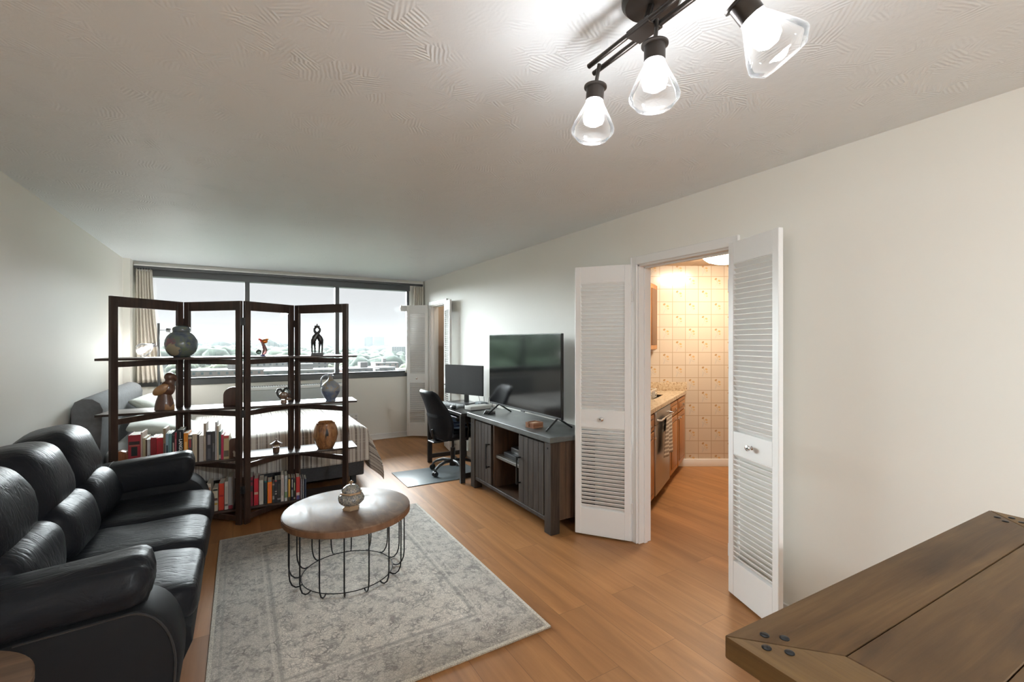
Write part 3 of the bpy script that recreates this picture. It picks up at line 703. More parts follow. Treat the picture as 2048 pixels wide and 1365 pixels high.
# hexagonal lidded jar
def _porc(name, base, cols, scale=60):
    m = bpy.data.materials.new(name); t = NT(m); c = t.coord()
    n = t.noise(c, scale, 3, .6); n2 = t.noise(c, scale*.45, 4, .7, 1.); col = t.ramp(n2, [(.38, base), (.5, cols[0]), (.56, base), (.64, cols[1]), (.72, base)], 'LINEAR')
    col = t.mix(t.ramp(n, [(.55, (0,)*3), (.62, (1,)*3)]), col, cols[2]); t.link(col, t.b.inputs['Base Color']); t.b.inputs['Roughness'].default_value = .15; return m
M_jar = _porc('painted_jar_glaze', (.46, .42, .34), [(.10, .11, .14), (.20, .17, .10), (.07, .08, .10)], 110)
M_jarband = mat('glazed_tan_band', (.42, .29, .18), .18)
jar = thing('lidded_jar', 'six sided painted porcelain jar with lid on the coffee table', 'jar', (.598, 2.955, .4275), R(10))
hx = dict(sides=6)
MB().lathe([(.052, 0), (.054, .004), (.054, .012), (.044, .018), (.043, .026), (.050, .030)], sides=6).build('jar_foot', M_jarband, jar)
MB().lathe([(.046, .028), (.062, .036), (.076, .052), (.080, .068), (.076, .082), (.064, .094), (.056, .097)], 28, sides=12).build('jar_body', M_jar, jar)
MB().lathe([(.056, .096), (.068, .099), (.070, .104), (.066, .109), (.058, .111)], sides=6).build('jar_rim', M_jarband, jar)
l_ = MB(); l_.lathe([(.058, .110), (.057, .122), (.047, .136), (.030, .147), (.012, .152), (0, .1525)], sides=12); l_ = l_.build('lid', M_jar, jar)
kb = MB(); kb.lathe([(.005, .150), (.006, .156), (.015, .163), (.015, .167), (.004, .176), (0, .1762)], sides=4); kb.build('lid_knob', M_jarband, l_)
# ================================================================== ROOM DIVIDER
ZB = [1.345, .93, .505, .09]      # shelf tops
rd = thing('room_divider', 'dark wooden four panel folding screen shelf between sofa and bed', 'shelf screen', (0, 4.4, 0))
def rdl(x, y, z=0.): return Vector((x, y-4.4, z))
A, B, C_, D_, E_ = (-.802, 4.232), (-.398, 4.640), (.022, 4.232), (.425, 4.552), (.808, 4.085)
pans = [(A, B), (B, C_), (C_, D_), (D_, E_)]
hingepts = []
for k, (p, q) in enumerate(pans):
    p = Vector(p); q = Vector(q); d = (q-p).normalized(); gap = .0125
    p = p+d*gap; q = q-d*gap; L = (q-p).length; a = math.atan2(d.y, d.x)
    T = Matrix.Translation(rdl(p.x, p.y)) @ Matrix.Rotation(a, 4, 'Z')
    mb = MB(); mb.T = T; pw, pt = .050, .024
    mb.box((0, -pt/2, 0), (pw, pt/2, 1.797), .002).box((L-pw, -pt/2, 0), (L, pt/2, 1.797), .002).box((pw, -pt/2+.001, 1.722), (L-pw, pt/2-.001, 1.797), .002)
    for z in ZB: mb.box((pw, -pt/2+.004, z-.018-.042), (L-pw, pt/2-.004, z-.018), .002)
    pn = mb.build('screen_panel', M_screenwood, rd)
    if k < 3:
        for z in (1.60, .86, .25):
            h = MB(); h.T = Matrix.Translation(rdl(q.x+d.x*gap, q.y+d.y*gap))
            for j in range(5): h.cyl((0, 0, z+j*.013), .0062, .010, 10)
            h.box((-.016, -.003, z), (.016, .003, z+.06), .001)
            h.build('hinge', M_blackmetal, pn)
for z in ZB:
    f0, f1, b1, b0 = (-.915, 4.437), (.926, 4.323), (.940, 4.612), (-.868, 4.722)
    MB().prism([rdl(*v)[:2] for v in (f0, f1, b1, b0)], z-.018, z, 'xy', .002).build('shelf_board', M_screenwood_x, rd)
def shelfY(x, off): return 4.38-.0619*x+off
# ------------------------------------------------------------------ books
def blbl(c): return c
books = [
 # x0, x1, height, depth, spine colour, bands[(z0,z1,colour)], label ; shelf 2 = upper row
 (2, -.725, -.650, .254, .175, (.36, .035, .045), [(.18, .205, (.03, .02, .02)), (.095, .165, (.012, .018, .018)), (.17, .18, (.45, .12, .09))], 'thick red book with black spine bands beside the wooden bookend'),
 (2, -.650, -.640, .269, .16, (.62, .50, .42), [], 'thin pale pink book right beside the thick black banded book'),
 (2, -.638, -.620, .225, .16, (.55, .46, .30), [(.03, .20, (.48, .40, .24))], 'tan paperback after the thin pale pink book'),
 (2, -.620, -.611, .212, .15, (.10, .05, .03), [], 'narrow brown book between the tan and the white paperback'),
 (2, -.611, -.592, .211, .16, (.60, .60, .60), [(.02, .09, (.20, .24, .34))], 'white paperback with blue lower spine left of the dark red book'),
 (2, -.589, -.552, .223, .18, (.24, .022, .026), [(.03, .055, (.50, .36, .24))], 'wide dark red book with gold emblem low on its spine'),
 (2, -.552, -.512, .219, .18, (.42, .018, .028), [(.02, .19, (.36, .03, .035))], 'wide bright red book beside the dark red one'),
 (2, -.512, -.496, .287, .15, (.32, .21, .12), [(.01, .17, (.09, .09, .10))], 'tall tan booklet rising above the red and teal books'),
 (2, -.496, -.477, .246, .17, (.30, .42, .50), [(.01, .155, (.02, .025, .035))], 'book with pale blue top and black lower spine'),
 (2, -.477, -.457, .244, .17, (.13, .25, .26), [(.03, .21, (.16, .29, .29))], 'teal book beside the pale blue and black one'),
 (2, -.455, -.439, .227, .16, (.025, .022, .022), [(.06, .17, (.50, .44, .36))], 'black book with cream lettering block next to teal book'),
 (2, -.439, -.426, .249, .16, (.28, .03, .05), [(.05, .20, (.45, .16, .18))], 'narrow maroon book left of the black LANGUAGE book'),
 (2, -.426, -.385, .266, .18, (.010, .012, .014), [], 'black book with large white LANGUAGE lettering on its spine'),
 (2, -.381, -.352, .239, .17, (.78, .27, .03), [(.06, .17, (.85, .50, .16))], 'orange book in the upper row beside the LANGUAGE book'),
 (2, -.352, -.326, .220, .17, (.085, .085, .08), [(.19, .205, (.50, .42, .30)), (.12, .185, (.36, .04, .05))], 'grey book with red and cream spine top'),
 (2, -.324, -.310, .226, .16, (.62, .52, .38), [], 'cream paperback left one of the two cream twins'),
 (2, -.310, -.293, .225, .16, (.60, .51, .38), [], 'cream paperback right one of the two cream twins'),
 (2, -.293, -.280, .219, .16, (.06, .04, .03), [], 'dark brown book before the spiral bound notebook'),
 (2, -.280, -.250, .209, .17, (.50, .44, .40), ['coil'], 'pale spiral bound notebook with white coil spine'),
 (2, -.250, -.233, .304, .15, (.30, .22, .16), [(.01, .20, (.50, .42, .33))], 'very tall brown folder behind the spiral notebook'),
 (2, -.233, -.193, .237, .17, (.035, .033, .042), [(.13, .21, (.24, .22, .24)), (.015, .10, (.10, .10, .11))], 'wide black book with grey lettering in the upper row'),
 (2, -.193, -.172, .238, .17, (.05, .045, .045), [(.07, .14, (.14, .13, .13))], 'charcoal book next to the wide grey lettered black book'),
 (2, -.172, -.160, .309, .15, (.44, .41, .42), [], 'tallest thin grey booklet in the upper row'),
 (2, -.160, -.146, .276, .16, (.58, .47, .34), [], 'tall cream book beside the tallest grey booklet'),
 (2, -.146, -.131, .230, .16, (.04, .12, .09), [(.01, .04, (.45, .46, .38))], 'dark green book with a pale spine foot'),
 (2, -.131, -.114, .204, .16, (.45, .02, .07), [], 'narrow crimson book after the dark green one'),
 (2, -.114, -.075, .193, .17, (.50, .40, .22), [(.17, .193, (.50, .05, .035)), (.02, .07, (.12, .09, .06))], 'cream spined book with red top at the row end'),
 (4, -.230, -.199, .231, .17, (.62, .57, .48), [(.17, .20, (.40, .22, .14))], 'cream book half hidden behind the sofa on the bottom shelf'),
 (4, -.189, -.152, .184, .17, (.58, .52, .40), [(.085, .105, (.12, .05, .04)), (.05, .065, (.5, .3, .05)), (.165, .18, (.02, .02, .02))], 'short cream book with dark emblem on the bottom shelf'),
 (4, -.148, -.110, .218, .18, (.60, .05, .025), [(.11, .125, (.38, .02, .02))], 'orange red book on the bottom shelf left of the white book'),
 (4, -.107, -.082, .230, .17, (.64, .58, .52), [(.03, .045, (.15, .12, .10)), (.06, .19, (.52, .44, .38))], 'white book beside the orange red one on the bottom shelf'),
 (4, -.082, -.047, .262, .18, (.36, .34, .33), [(.0, .03, (.30, .03, .05))], 'tall grey book with red foot beside the centre posts'),
 (4, .063, .096, .243, .18, (.20, .02, .035), [(.20, .215, (.02, .015, .02)), (.12, .17, (.012, .03, .03))], 'maroon book with black bands first after the centre posts'),
 (4, .103, .136, .225, .18, (.52, .02, .035), [(.09, .11, (.60, .42, .30))], 'bright red book with gold emblem on the bottom shelf'),
 (4, .140, .173, .207, .17, (.58, .54, .47), [(.03, .18, (.50, .46, .42))], 'cream book between the red and the thin black book'),
 (4, .177, .199, .194, .17, (.012, .018, .022), [(.184, .19, (.02, .25, .25))], 'thin black book left of the orange book on the bottom shelf'),
 (4, .203, .237, .181, .17, (.88, .20, .01), [(.02, .165, (.80, .14, .05))], 'vivid orange book on the bottom shelf'),
 (4, .239, .256, .164, .16, (.03, .034, .036), [(.03, .06, (.30, .30, .30)), (.15, .164, (.30, .18, .15))], 'small black book right beside the vivid orange book'),
 (4, .256, .275, .191, .17, (.028, .024, .03), [(.07, .08, (.40, .36, .33)), (.09, .10, (.38, .34, .32)), (.18, .191, (.35, .05, .04))], 'black book with red spine top and two pale stripes'),
 (4, .275, .305, .192, .17, (.02, .02, .022), [(.02, .035, (.24, .24, .24)), (.05, .16, (.05, .055, .05))], 'wide black book left of the tall white lettered book'),
 (4, .305, .328, .227, .17, (.66, .58, .53), [(.05, .20, (.44, .35, .32))], 'tall white book with brown lettering on the bottom shelf'),
 (4, .332, .355, .219, .17, (.50, .53, .54), [(.03, .08, (.16, .27, .12)), (.09, .19, (.30, .34, .38))], 'grey white book with a green spine foot'),
 (4, .361, .378, .198, .16, (.62, .34, .07), [(.185, .198, (.02, .02, .02)), (.0, .03, (.05, .05, .05))], 'thin yellow book with black spine ends'),
 (4, .384, .400, .195, .16, (.03, .022, .05), [(.11, .18, (.60, .60, .52)), (.03, .09, (.32, .32, .30))], 'thin black book with chunky white lettering'),
 (4, .402, .418, .189, .16, (.03, .035, .025), [(.08, .15, (.40, .46, .24)), (.01, .02, (.55, .48, .42))], 'thin black book with green lettering left of red book'),
 (4, .422, .453, .196, .17, (.50, .04, .035), [(.035, .06, (.60, .52, .45)), (.0, .035, (.10, .10, .26))], 'red book with white and blue spine foot'),
 (4, .457, .469, .177, .16, (.08, .08, .10), ['coil'], 'spiral bound notebook beside the red and blue book'),
 (4, .473, .485, .175, .16, (.09, .09, .11), ['coil'], 'spiral bound notebook beside the navy book at the row end'),
 (4, .489, .505, .168, .16, (.03, .045, .085), [], 'navy book closing the bottom row by the coffee table'),
]
bang = math.atan2(-.0619, 1)
random.seed(3)
for i, (sh, x0, x1, h, dep, col, bands, lab) in enumerate(books):
    off = .022+random.uniform(-.004, .006); x = (x0+x1)/2; w = (x1-x0)-.0008
    o = thing('book', lab, 'book', (x, shelfY(x, off), ZB[1 if sh == 0 else {2: 2, 4: 3}[sh]]), bang, 'books in the upper row of the screen shelf' if sh == 2 else 'books in the bottom row of the screen shelf')
    M = mat('book_cloth_%02d' % i, col, .42)
    mb = MB(); t_ = min(.0022, w*.2)
    mb.box((-w/2, 0, 0), (w/2, t_, h), .0008).box((-w/2, 0, 0), (-w/2+t_*.8, dep, h), .0006).box((w/2-t_*.8, 0, 0), (w/2, dep, h), .0006)
    mb.build('cover', M, o)
    MB().box((-w/2+t_*.8, t_, .003), (w/2-t_*.8, dep-.004, h-.0035)).build('pages', M_paper, o)
    for q in bands:
        if q == 'coil':
            mb = MB(); n = int(h/.0075)
            for k in range(n):
                zz = .006+k*(h-.012)/(n-1)
                mb.box((-w/2+.001, -.0025, zz-.0017), (w/2-.001, .001, zz+.0017), .0006)
            mb.build('coil_binding', mat('white_wire_coil', (.62, .60, .58), .4), o); continue
        z0_, z1_, c2 = q; wide = (z1_-z0_) > .06
        ww = w*.86 if not wide else w*.5
        MB().box((-ww/2, -.0006, z0_), (ww/2, .0008, z1_)).build('spine_print', mat('spine_ink_%02d_%d' % (i, int(z0_*1000)), c2, .5), o)
    if 'LANGUAGE lettering' in lab:
        c = bpy.data.curves.new('lettering', 'FONT'); c.body = 'LANGUAGE'; c.size = .030; c.extrude = .0004; c.offset = .0008
        c.align_x = 'LEFT'; c.align_y = 'CENTER'; tx = bpy.data.objects.new('lettering', c); COL.objects.link(tx)
        tx.parent = o; tx.location = (.004, -.0008, .195); tx.rotation_euler = (R(90), R(90), 0); tx.data.materials.append(mat('white_ink', (.80, .80, .78), .5))
        bpy.context.view_layer.update(); me_ = bpy.data.meshes.new_from_object(tx); mw = tx.matrix_basis.copy(); bpy.data.objects.remove(tx)
        tx = bpy.data.objects.new('lettering', me_); COL.objects.link(tx); tx.parent = o; tx.matrix_basis = mw
        MB().box((.001, -.0006, .200), (.004, .0004, .250)).build('spine_print', mat('white_ink', (.8, .8, .78), .5), o)
# bookends
M_bkend = wood('polished_reddish_wood', (.16, .05, .022), (.30, .11, .05), (.42, .19, .09), 2, 1., .22, .05, coat=.4)
M_bkend2 = wood('dark_reddish_wood', (.06, .028, .020), (.11, .055, .04), (.16, .085, .06), 2, 1., .4, .1)
def bookend(name, lab, x, off, z, r, h, t_, m, hole=False, flip=1):
    o = thing(name, lab, 'bookend', (x, shelfY(x, off), z), bang)
    pts = [(-r, 0), (r, 0)] + [(r*math.cos(R(a)), h-r+r*math.sin(R(a))) for a in range(0, 181, 9)]
    MB().prism(pts, -t_/2, t_/2, 'xz', .004).build('arched_block', m, o)
    if hole:
        MB().prism([(flip*.012*k_, z_) for k_, z_ in ((-.2, .012), (1.2, .006), (2.6, .018), (2.0, .032), (.9, .05), (.1, .062), (-.6, .052), (-.2, .035))], -t_/2-.002, -t_/2+.001, 'xz').build('bird_inlay', mat('pale_inlay', (.62, .56, .47), .4), o)
    return o
bookend('bookend', 'polished arched wooden bookend at the left end of the upper book row', -.778, .08, ZB[2], .054, .135, .075, M_bkend)
bookend('bookend', 'dark red wooden bookend with pale bird inlay by the centre posts', -.040, .075, ZB[2], .034, .165, .07, M_bkend2, True)
bookend('wooden_disc', 'dark round topped wooden block on the middle shelf', -.048, .12, ZB[1], .069, .158, .045, M_bkend2)['category'] = 'ornament'
# ------------------------------------------------------------------ ornaments on the screen
def _clois():
    m = bpy.data.materials.new('floral_cloisonne_enamel'); t = NT(m); c = t.coord()
    base = t.ramp(t.noise(c, 14, 3, .6), [(.35, (.07, .09, .14)), (.5, (.12, .15, .17)), (.62, (.16, .19, .14)), (.72, (.09, .10, .16))])
    dz = t.new('ShaderNodeTexNoise'); dz.inputs['Scale'].default_value = 40; t.link(c, dz.inputs['Vector'])
    for (x, y, z, r_, col) in ((-.055, -.07, .115, .045, (.22, .12, .14)), (-.05, -.085, .06, .055, (.36, .31, .21)), (.05, -.08, .11, .022, (.17, .20, .12)), (.03, -.09, .07, .02, (.14, .18, .12)), (-.01, .09, .09, .05, (.42, .34, .2))):
        d = t.new('ShaderNodeVectorMath', operation='DISTANCE'); t.link(c, d.inputs[0]); d.inputs[1].default_value = (x, y, z)
        dd = t.math('ADD', d.outputs['Value'], t.math('MULTIPLY', t.math('SUBTRACT', dz.outputs['Fac'], .5), .06))
        base = t.mix(t.ramp(t.math('MULTIPLY', dd, 1/r_), [(.85, (.9,)*3), (1.0, (0,)*3)]), base, col)
    t.link(base, t.b.inputs['Base Color']); t.b.inputs['Roughness'].default_value = .2; return m
x = -.407; v_ = thing('round_vase', 'round dark floral enamel jar on the top shelf of the screen', 'vase', (x, shelfY(x, .15), ZB[0]))
M_cl = _clois()
MB().lathe([(.050, 0), (.054, .002), (.078, .016), (.098, .040), (.110, .072), (.114, .104), (.110, .138), (.096, .170), (.076, .192), (.062, .202)], 40).build('vase_body', M_cl, v_)
MB().lathe([(.058, .200), (.060, .206), (.062, .226), (.057, .242), (.04, .252), (0, .256)], 32).build('vase_lid', M_cl, v_)
x = -.508; pr_ = thing('carved_bird', 'two tone carved wooden bird statue on the middle shelf', 'statue', (x, shelfY(x, .12), ZB[1]), 0)
M_bird = wood('carved_dark_wood', (.055, .022, .014), (.11, .045, .026), (.17, .075, .04), 2, 1.2, .3, .05, coat=.3)
M_birdl = wood('carved_light_wood', (.26, .12, .045), (.38, .20, .08), (.46, .26, .11), 2, 1.2, .35, .05, coat=.3)
mb = MB(); mb.lathe([(.070, 0), (.068, .03), (.060, .07), (.050, .10), (.044, .125), (0, .14)], 24, (-.005, 0, 0), sx=.95, sy=.7)
mb.build('pedestal', M_bird, pr_)
mb = MB(); mb.ellip((.012, 0, .165), (.052, .042, .062), 24, 16, T=None); mb.ellip((.028, 0, .215), (.034, .03, .045), 20, 12); mb.build('body', M_bird, pr_)
mb = MB(); mb.ellip((.026, 0, .258), (.036, .032, .036), 24, 16)
mb.tube([(.042, 0, .262), (.058, 0, .252), (.066, 0, .238), (.064, 0, .222)], .01, 10, rads=[.024, .02, .013, .004]); mb.build('head', M_bird, pr_)
mb = MB(); mb.ellip((0, 0, 0), (.060, .012, .034), 24, 14, T=Matrix.Translation((-.026, -.036, .160)) @ Matrix.Rotation(R(-38), 4, 'Y')); mb.build('wing', M_birdl, pr_)
mb = MB(); mb.prism([(.0, 0), (.064, 0), (.060, .05), (.044, .030), (.036, .022), (.024, .040), (.004, .048)], -.0545, -.040, 'xz', .002); mb.build('tail_feathers', M_birdl, pr_)
x = .166; g_ = thing('glass_bird', 'small blown glass figurine with orange head and green ball', 'figurine', (x, shelfY(x, .11), ZB[0]))
def gl(name, col, tr=.7):
    m = bpy.data.materials.new(name); t = NT(m); t.b.inputs['Base Color'].default_value = (*col, 1); t.b.inputs['Roughness'].default_value = .06
    t.b.inputs['Transmission Weight'].default_value = tr; t.b.inputs['Coat Weight'].default_value = .5; return m
MB().lathe([(.027, 0), (.027, .004), (.012, .010), (.008, .016)], 24, (.006, 0, 0)).build('foot', gl('violet_glass', (.10, .08, .35), .4), g_)
MB().tube([(.004, 0, .012), (.016, 0, .03), (.022, 0, .055), (.014, 0, .085), (.004, 0, .11), (-.006, 0, .125)], .01, 14, rads=[.012, .019, .019, .014, .010, .008]).build('body', gl('mauve_glass', (.36, .17, .17), .4), g_)
MB().ellip((-.026, .0, .038), (.022, .02, .022), 20, 14).build('ball', gl('smoky_green_glass', (.06, .09, .07), .5), g_)
mb = MB(); mb.ellip((.018, 0, .128), (.026, .014, .020), 18, 12, T=None); mb.tube([(.012, 0, .105), (.012, 0, .12), (.03, 0, .14), (.05, 0, .150)], .01, 10, rads=[.006, .012, .012, .003]); mb.build('head', gl('orange_glass', (.95, .30, .04), .6), g_)
mb = MB(); mb.tube([(-.003, 0, .122), (-.012, 0, .142), (-.024, 0, .150), (-.028, 0, .135)], .008, 10, rads=[.008, .011, .012, .004]); mb.build('crest', gl('red_glass', (.75, .08, .06), .5), g_)
# pair of giraffes with twined necks
x = .599; gi = thing('giraffe_sculpture', 'dark carved pair of giraffes with twined necks on the top shelf', 'sculpture', (x, shelfY(x, .08), ZB[0]))
M_eb = wood('dark_ebony_carving', (.012, .012, .012), (.025, .023, .022), (.045, .04, .038), 2, 1.5, .35, .05)
MB().box((-.052, -.026, 0), (.052, .026, .026), .003).build('plinth', M_eb, gi)
for s_ in (-1, 1):
    mb = MB()
    mb.tube([(s_*.036, 0, .112), (s_*.032, 0, .135), (s_*.022, 0, .158), (s_*.008, s_*.005, .182), (-s_*.008, s_*.007, .202), (-s_*.021, s_*.006, .220), (-s_*.022, s_*.005, .238), (-s_*.010, s_*.004, .254), (s_*.006, s_*.005, .262)], .01, 10, rads=[.017, .024, .024, .019, .013, .0105, .010, .010, .008])
    mb.ellip((s_*.010, s_*.008, .262), (.015, .007, .008), 12, 8); mb.tube([(-s_*.002, s_*.006, .266), (-s_*.003, s_*.006, .284)], .003, 6)
    for yy in (-.010, .012):
        mb.tube([(s_*.040, yy, .125), (s_*.043, yy, .08), (s_*.042, yy, .025)], .004, 8, rads=[.012, .0055, .0045])
        mb.tube([(s_*.024, yy, .125), (s_*.019, yy, .08), (s_*.016+.002*yy, yy, .025)], .004, 8, rads=[.012, .006, .0045])
    mb.build('giraffe', M_eb, gi)
# heart shaped antlered figurine
x = .332; hf = thing('heart_figurine', 'small brown creature figurine with dark curled horns on the middle shelf', 'figurine', (x, shelfY(x, .10), ZB[1]))
M_hf = mat('glazed_brown_clay', (.22, .14, .095), .25, vary=(40, .4)); M_hfd = mat('black_green_glaze', (.02, .028, .026), .25)
mb = MB(); mb.cyl((0, 0, 0), .026, .030, 16, .020); mb.ellip((0, -.002, .066), (.036, .026, .034), 20, 14); mb.ellip((.036, -.006, .032), (.030, .014, .012), 14, 8); mb.ellip((.012, -.026, .062), (.012, .010, .008), 10, 8); mb.build('body', M_hf, hf)
mb = MB(); mb.tube([(-.022, 0, .04), (-.045, 0, .07), (-.054, 0, .10), (-.044, 0, .122), (-.026, 0, .122), (-.012, 0, .104), (-.005, 0, .094)], .008, 10, rads=[.009, .010, .010, .010, .010, .009, .007])
mb.tube([(-.005, 0, .094), (.004, 0, .120), (.020, 0, .130), (.036, 0, .115), (.046, 0, .095), (.052, 0, .08)], .008, 10, rads=[.007, .010, .012, .010, .008, .007])
for k in range(6): mb.tube([(.004+k*.006, 0, .124), (.001+k*.007, -.004, .141)], .003, 5)
mb.build('horns', M_hfd, hf)
mb = MB()
for sx_ in (-.010, .012): mb.ellip((sx_, -.026, .078), (.008, .005, .009), 10, 8)
mb.build('eyes', mat('white_glaze', (.65, .62, .56), .2), hf)
# painted jug
def _jug():
    m = bpy.data.materials.new('painted_blue_grey_glaze'); t = NT(m); c = t.coord()
    s = t.new('ShaderNodeSeparateXYZ'); t.link(c, s.inputs[0])
    n = t.noise(c, 18, 4, .6, .5)
    sky = t.ramp(n, [(.3, (.22, .26, .33)), (.5, (.32, .35, .40)), (.62, (.40, .30, .14)), (.72, (.30, .33, .38))])
    sea = t.ramp(n, [(.35, (.10, .14, .25)), (.55, (.20, .25, .36)), (.68, (.30, .28, .22))])
    col = t.mix(t.math('LESS_THAN', s.outputs[2], .095), sky, sea); t.link(col, t.b.inputs['Base Color']); t.b.inputs['Roughness'].default_value = .3; return m
x = .709; jg = thing('painted_jug', 'blue grey painted ceramic jug with handle on the middle shelf', 'jug', (x, shelfY(x, .06), ZB[1]))
MJ = _jug()
MB().lathe([(.042, 0), (.044, .004), (.040, .014), (.054, .035), (.076, .075), (.084, .105), (.078, .138), (.058, .165), (.032, .184), (.021, .200), (.019, .215), (.021, .222), (.026, .226), (.026, .232), (.018, .236), (.022, .246), (.021, .250), (.012, .250)], 36).build('jug_body', MJ, jg)
MB().tube([(-.018, 0, .234), (-.04, 0, .236), (-.062, 0, .226), (-.076, 0, .206), (-.080, 0, .17), (-.080, 0, .135), (-.074, 0, .12)], .007, 10).build('handle', mat('grey_blue_glaze', (.27, .30, .34), .3), jg)
# turned wooden vase with a slit
def _burl():
    m = bpy.data.materials.new('striped_turned_wood'); t = NT(m)
    f = t.noise(t.coord((9, 9, 1.2)), 2.4, 5, .6, 1.6)
    c = t.ramp(f, [(.3, (.10, .038, .017)), (.45, (.24, .10, .04)), (.6, (.40, .19, .075)), (.75, (.17, .065, .028))]); t.link(c, t.b.inputs['Base Color'])
    t.b.inputs['Roughness'].default_value = .25; t.b.inputs['Coat Weight'].default_value = .5; return m
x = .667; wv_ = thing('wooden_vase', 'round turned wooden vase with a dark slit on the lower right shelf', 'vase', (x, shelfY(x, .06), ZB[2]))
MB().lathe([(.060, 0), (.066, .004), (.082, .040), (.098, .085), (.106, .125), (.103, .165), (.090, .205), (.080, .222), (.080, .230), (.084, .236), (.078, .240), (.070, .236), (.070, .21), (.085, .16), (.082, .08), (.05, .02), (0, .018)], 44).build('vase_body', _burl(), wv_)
sl = MB(); sl.grid(lambda u, v: ((.0125*(1-2*u))*math.sin(math.pi*min(1, max(0, v*.85+.08)))-.004, -(.1065-.9*abs(v-.52)*.022)-.0022, .09+.10*v), 6, 12); sl.build('slit', mat('slit_shade_colour', (.01, .008, .007), .6), wv_)  # dark sheet on the body: shade inside the slit put in as colour
# tiny pagoda
x = .273; pg = thing('pagoda_ornament', 'tiny wooden birdhouse shaped ornament with pointed roof', 'ornament', (x, shelfY(x, .10), ZB[2]))
M_pg = wood('pagoda_wood', (.05, .022, .014), (.10, .05, .03), (.15, .08, .05), 2, 1.5, .4)
MB().cyl((0, 0, 0), .026, .044, 16).build('post', M_pg, pg)
mb = MB()
for k in range(4):
    a = math.pi/4+k*math.pi/2; mb.cyl((.021*math.cos(a), .021*math.sin(a), .044), .004, .032, 8)
mb.ellip((0, 0, .058), (.014, .014, .014), 14, 10); mb.build('lantern', mat('pale_bamboo', (.50, .38, .24), .4), pg)
MB().lathe([(.052, .072), (.050, .076), (.020, .092), (.006, .102), (.004, .116), (0, .118)], sides=6).build('roof', M_pg, pg)
# ================================================================== BED
M_bedfab = mat('charcoal_bed_upholstery', (.055, .055, .058), .85, bump=(300, .2, .002), vary=(60, .2))
M_headfab = mat('grey_headboard_fabric', (.17, .175, .185), .9, bump=(260, .25, .002), vary=(30, .12))
bed = thing('bed', 'grey upholstered bed behind the folding screen, headboard on the left wall', 'bed', (0, 5.55, 0))
BY0, BY1, BXF = 4.80, 6.36, 1.10
mb = MB(); 
prf = [(-1.115, .02), (-.97, .02), (-.93, .86), (-.925, .93), (-.945, .985), (-.99, 1.02), (-1.05, 1.025), (-1.095, 1.0), (-1.115, .95)]
mb.prism(prf, 4.74-5.55, 6.46-5.55, 'xz', .012); mb.build('headboard', M_headfab, bed, 50)
MB().box((-1.0, BY0-5.55, .10), (BXF, BY1-5.55, .29), .02, 3).build('bed_frame', M_bedfab, bed)
for px_, py_ in ((BXF-.09, BY0+.10), (BXF-.09, BY1-.10), (.05, BY0+.10)):
    MB().box((px_-.028, py_-.028-5.55, 0), (px_+.028, py_+.028-5.55, .105), .004).build('leg', M_blackmatte, bed)
mb = MB(); cushion(mb, (0, 0, 0), (1.02, .765, .155), .14, .32, T=Matrix.Translation((.055, .03, .445)), seg=64, rings=30); mb.build('mattress', mat('white_mattress_cloth', (.70, .70, .69), .9), bed, 60)
def _bsp():
    m = bpy.data.materials.new('striped_woven_bedspread'); t = NT(m); uv = t.coord((1, 1, 1), 'UV')
    s = t.new('ShaderNodeSeparateXYZ'); t.link(uv, s.inputs[0])
    def n1(w, sc, det=2):
        n = t.new('ShaderNodeTexNoise', noise_dimensions='1D'); n.inputs['Scale'].default_value = sc; n.inputs['Detail'].default_value = det
        t.link(w, n.inputs['W']); return n.outputs['Fac']
    a = n1(s.outputs[0], 26, 2); b = n1(s.outputs[0], 90, 1)
    col = t.ramp(a, [(.34, (.24, .20, .17)), (.40, (.62, .57, .51)), (.50, (.74, .71, .65)), (.57, (.52, .455, .40)), (.62, (.70, .65, .59)), (.71, (.14, .12, .115))], 'CONSTANT')
    col = t.mix(t.ramp(b, [(.40, (.55,)*3), (.46, (0,)*3)]), col, (.20, .165, .15))
    cr = n1(s.outputs[1], 70, 1); col = t.mix(t.ramp(cr, [(.60, (0,)*3), (.66, (.35,)*3)]), col, (.66, .63, .59))
    t.link(col, t.b.inputs['Base Color']); t.b.inputs['Roughness'].default_value = .9; t.b.inputs['Sheen Weight'].default_value = .3
    t.bump(b, .2, .003); return m
sp = thing('bedspread', 'cream and brown striped woven bedspread hanging over the bed sides', 'bedspread', (0, 5.55, 0))
U0, U1 = -.42, BXF+.03     # over the bed
def bs(u, v):
    cx = U0+u*(U1-U0+.42); cy = (BY0-.02-.33)+v*(BY1-BY0+.04+.66)
    ex = max(0, cx-U1); ey = max(0, (BY0-.015)-cy); ey2 = max(0, cy-(BY1+.015)); s_ = -1 if ey > 0 else 1; e2 = max(ey, ey2)
    x = min(cx, U1); y = min(max(cy, BY0-.015), BY1+.015)
    top = .612
    inset = min(U1-x, y-(BY0-.015), BY1+.015-y)
    top -= .035*max(0, 1-inset/.11)**2
    mn, mx = min(ex, e2), max(ex, e2)
    drop = mx*.97+.30*mn
    drop += .0
    out = .020*(1-math.exp(-mx*14))+.035*mx
    wv = .012*math.sin(cx*9+1)*min(1, e2*5)+.012*math.sin(cy*10)*min(1, ex*5)
    if ex > 0: x += out*(1 if e2 == 0 else .9)+mn*.26+wv
    if e2 > 0: y += s_*(out*(1 if ex == 0 else .9)+mn*.26+wv)
    z = top-drop+.004*noise.noise(Vector((cx*6, cy*6, 0)))
    if ex == 0 and e2 == 0: z += .008*noise.noise(Vector((cx*3, cy*3, 4)))
    return (x, y-5.55, max(z, .012))
mb = MB(); mb.grid(bs, 110, 110, uv=lambda u, v: (U0+u*(U1-U0+.42), v*2.2)); o_ = mb.build('woven_cloth', _bsp(), sp, 80)
